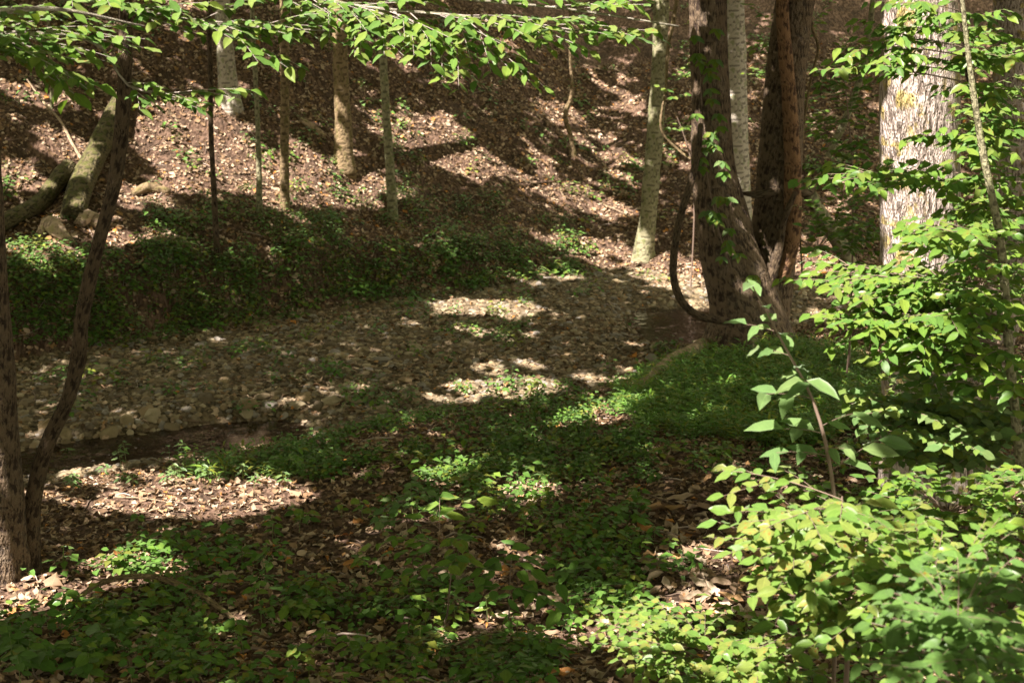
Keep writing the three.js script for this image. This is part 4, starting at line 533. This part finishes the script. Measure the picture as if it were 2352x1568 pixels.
  add('bank_grass', grass, pixelPick(100, 700, 1045, 1105, (u, v, p) => !inBed(p.x, -p.z) && nz(p, 1.5, 43) > 0.54), 130, 1.1, 'tufts of grass on the near bank by the pool', 'grass', 1.2);
}
// seedlings one can tell apart
function seedling(u, v, hgt, n, leaf, mats, geos, R, label, group) {
  const b = gnd(u, v), root = thing('woodland_seedling', label, 'plant', b, group); const lean = V3((R() - 0.5) * 0.3, 1, (R() - 0.5) * 0.3), top = lean.clone().multiplyScalar(hgt);
  part(root, 'stem', tube([V3(0, -0.04, 0), top.clone().multiplyScalar(0.5), top], [0.004, 0.003, 0.0015], 5, { n: 5 }), M.greenStem, true);
  for (let i = 0; i < n; i++) { const t = 0.45 + 0.55 * (i + 1) / n, a = i * 2.4 + R() * 0.8, dir = V3(Math.cos(a), -0.1 + (R() - 0.5) * 0.4, Math.sin(a)), p = top.clone().multiplyScalar(t).addScaledVector(dir, 0.015), m = shade(new THREE.Mesh(geos[i % geos.length], mats[Math.floor(R() * mats.length)])); m.name = 'leaf'; leafMatrix(p, dir, V3((R() - 0.5) * 0.6, 1, 0.35 + (R() - 0.5) * 0.6).normalize(), leaf * (0.75 + R() * 0.5)).decompose(m.position, m.quaternion, m.scale); root.add(m); }
}
{
  const R = rng(800);
  for (let i = 0; i < 26; i++) seedling(lerp(-10, 330, R()), lerp(1420, 1590, R()), 0.1 + R() * 0.2, 5 + i % 4, 0.08 + R() * 0.06, M.leafBlue.concat(M.leafDark), G.round, R, 'round leaved dark green seedling in front of the curved dead branch', 'round leaved seedlings by the curved branch');
  for (let i = 0; i < 48; i++) seedling(lerp(300, 860, R()), lerp(1180, 1580, R()), 0.08 + R() * 0.18, 5 + i % 4, 0.06 + R() * 0.06, M.leafMid, i % 2 ? G.leaf : G.round, R, 'small green seedling in the patch between curved branch and layered seedling', 'seedlings right of the curved branch');
  for (let i = 0; i < 46; i++) seedling(lerp(860, 1560, R()), lerp(1080, 1580, R()), 0.1 + R() * 0.14, 8, 0.085, M.leafMid.concat(M.leafDark), G.leaf, R, 'small pointed leaved seedling in the litter around the knee high seedlings', 'seedlings around the knee high seedlings');
  for (let i = 0; i < 26; i++) seedling(lerp(120, 700, R()), lerp(1050, 1130, R()), 0.14 + R() * 0.16, 9, 0.08, M.leafPale, G.slim, R, 'slim leaved pale seedling on the near edge of the pool', 'pale seedlings beside the pool');
}
shrub('beech_seedling', 'knee high seedling with layered oval leaves in the middle of the near bank', { seed: 51, category: 'plant', foot: gnd(1022, 1440), stem: [[1030, 1380, 9.7], [1035, 1290, 9.75], [1010, 1215, 9.8]], leaf: 0.13, r: 0.008, rise: 0.1, mats: M.leafMid, o: { gap: 0.6, face: 0.5 }, tips: [[900, 1270, 9.7], [930, 1320, 9.5], [980, 1250, 9.8], [890, 1230, 9.9], [1060, 1240, 9.7], [1080, 1290, 9.5], [960, 1180, 10], [1010, 1140, 10.1]] });
shrub('beech_seedling', 'broad leaved seedling with large dark leaves beside the layered seedling', { seed: 52, category: 'plant', foot: gnd(1168, 1430), stem: [[1170, 1390, 9.6], [1172, 1320, 9.6], [1175, 1280, 9.65]], leaf: 0.15, r: 0.008, rise: 0.1, mats: M.leafDark.concat(M.leafMid.slice(0, 2)), o: { gap: 0.65, face: 0.5 }, tips: [[1080, 1330, 9.5], [1110, 1370, 9.3], [1220, 1310, 9.6], [1240, 1370, 9.3], [1140, 1280, 9.8], [1200, 1280, 9.8], [1280, 1340, 9.5], [1120, 1310, 9.6]] });
shrub('beech_seedling', 'pale leaved seedling standing just above the layered seedling', { seed: 53, category: 'plant', foot: gnd(965, 1250), stem: [[960, 1200, 10.9], [955, 1150, 10.9]], leaf: 0.11, r: 0.006, rise: 0.1, geos: G.round, mats: M.leafPale, o: { gap: 0.6, face: 0.5 }, tips: [[880, 1170, 10.9], [920, 1140, 11], [980, 1130, 11], [1010, 1160, 10.9], [860, 1200, 10.8]] });
{ // creeper leaves climbing the forked tree
  const R = rng(900), { T, d0 } = M.forked, root = thing('ivy_creeper', 'green creeper leaves climbing the forked tree', 'vine', V3(T.base.x, T.base.y, T.base.z + 0.5)), leaves = [];
  const path = [[1690, 640], [1660, 560], [1640, 480], [1625, 400], [1618, 320], [1612, 240], [1608, 160], [1606, 60]]; part(root, 'stem', tube([V3(T.base.x, T.base.y - 0.1, T.base.z + 0.46), ...path.map(([u, v], i) => at(u, v, d0 - 0.42 + i * 0.015))], [0.012, 0.008, 0.005], 6, { n: 40 }), M.twig);
  for (let i = 0; i < 34; i++) { const t = R(), k = Math.min(6, Math.floor(t * 7)), f = t * 7 - k, u = lerp(path[k][0], path[k + 1][0], f) + (R() - 0.35) * 70, v = lerp(path[k][1], path[k + 1][1], f), p = at(u, v, d0 - 0.55); for (let j = -1; j <= 1; j++) leaves.push(leafMatrix(p, V3(j * 0.8 + (R() - 0.5) * 0.3, -0.35 - R() * 0.3, 0.5), V3(j * 0.3, 0.8, 0.7).normalize(), 0.13 + R() * 0.06)); }
  addLeaves(root, leaves, G.leaf, M.leafPale.concat(M.leafMid), R);
}
renderer.render(scene, camera);
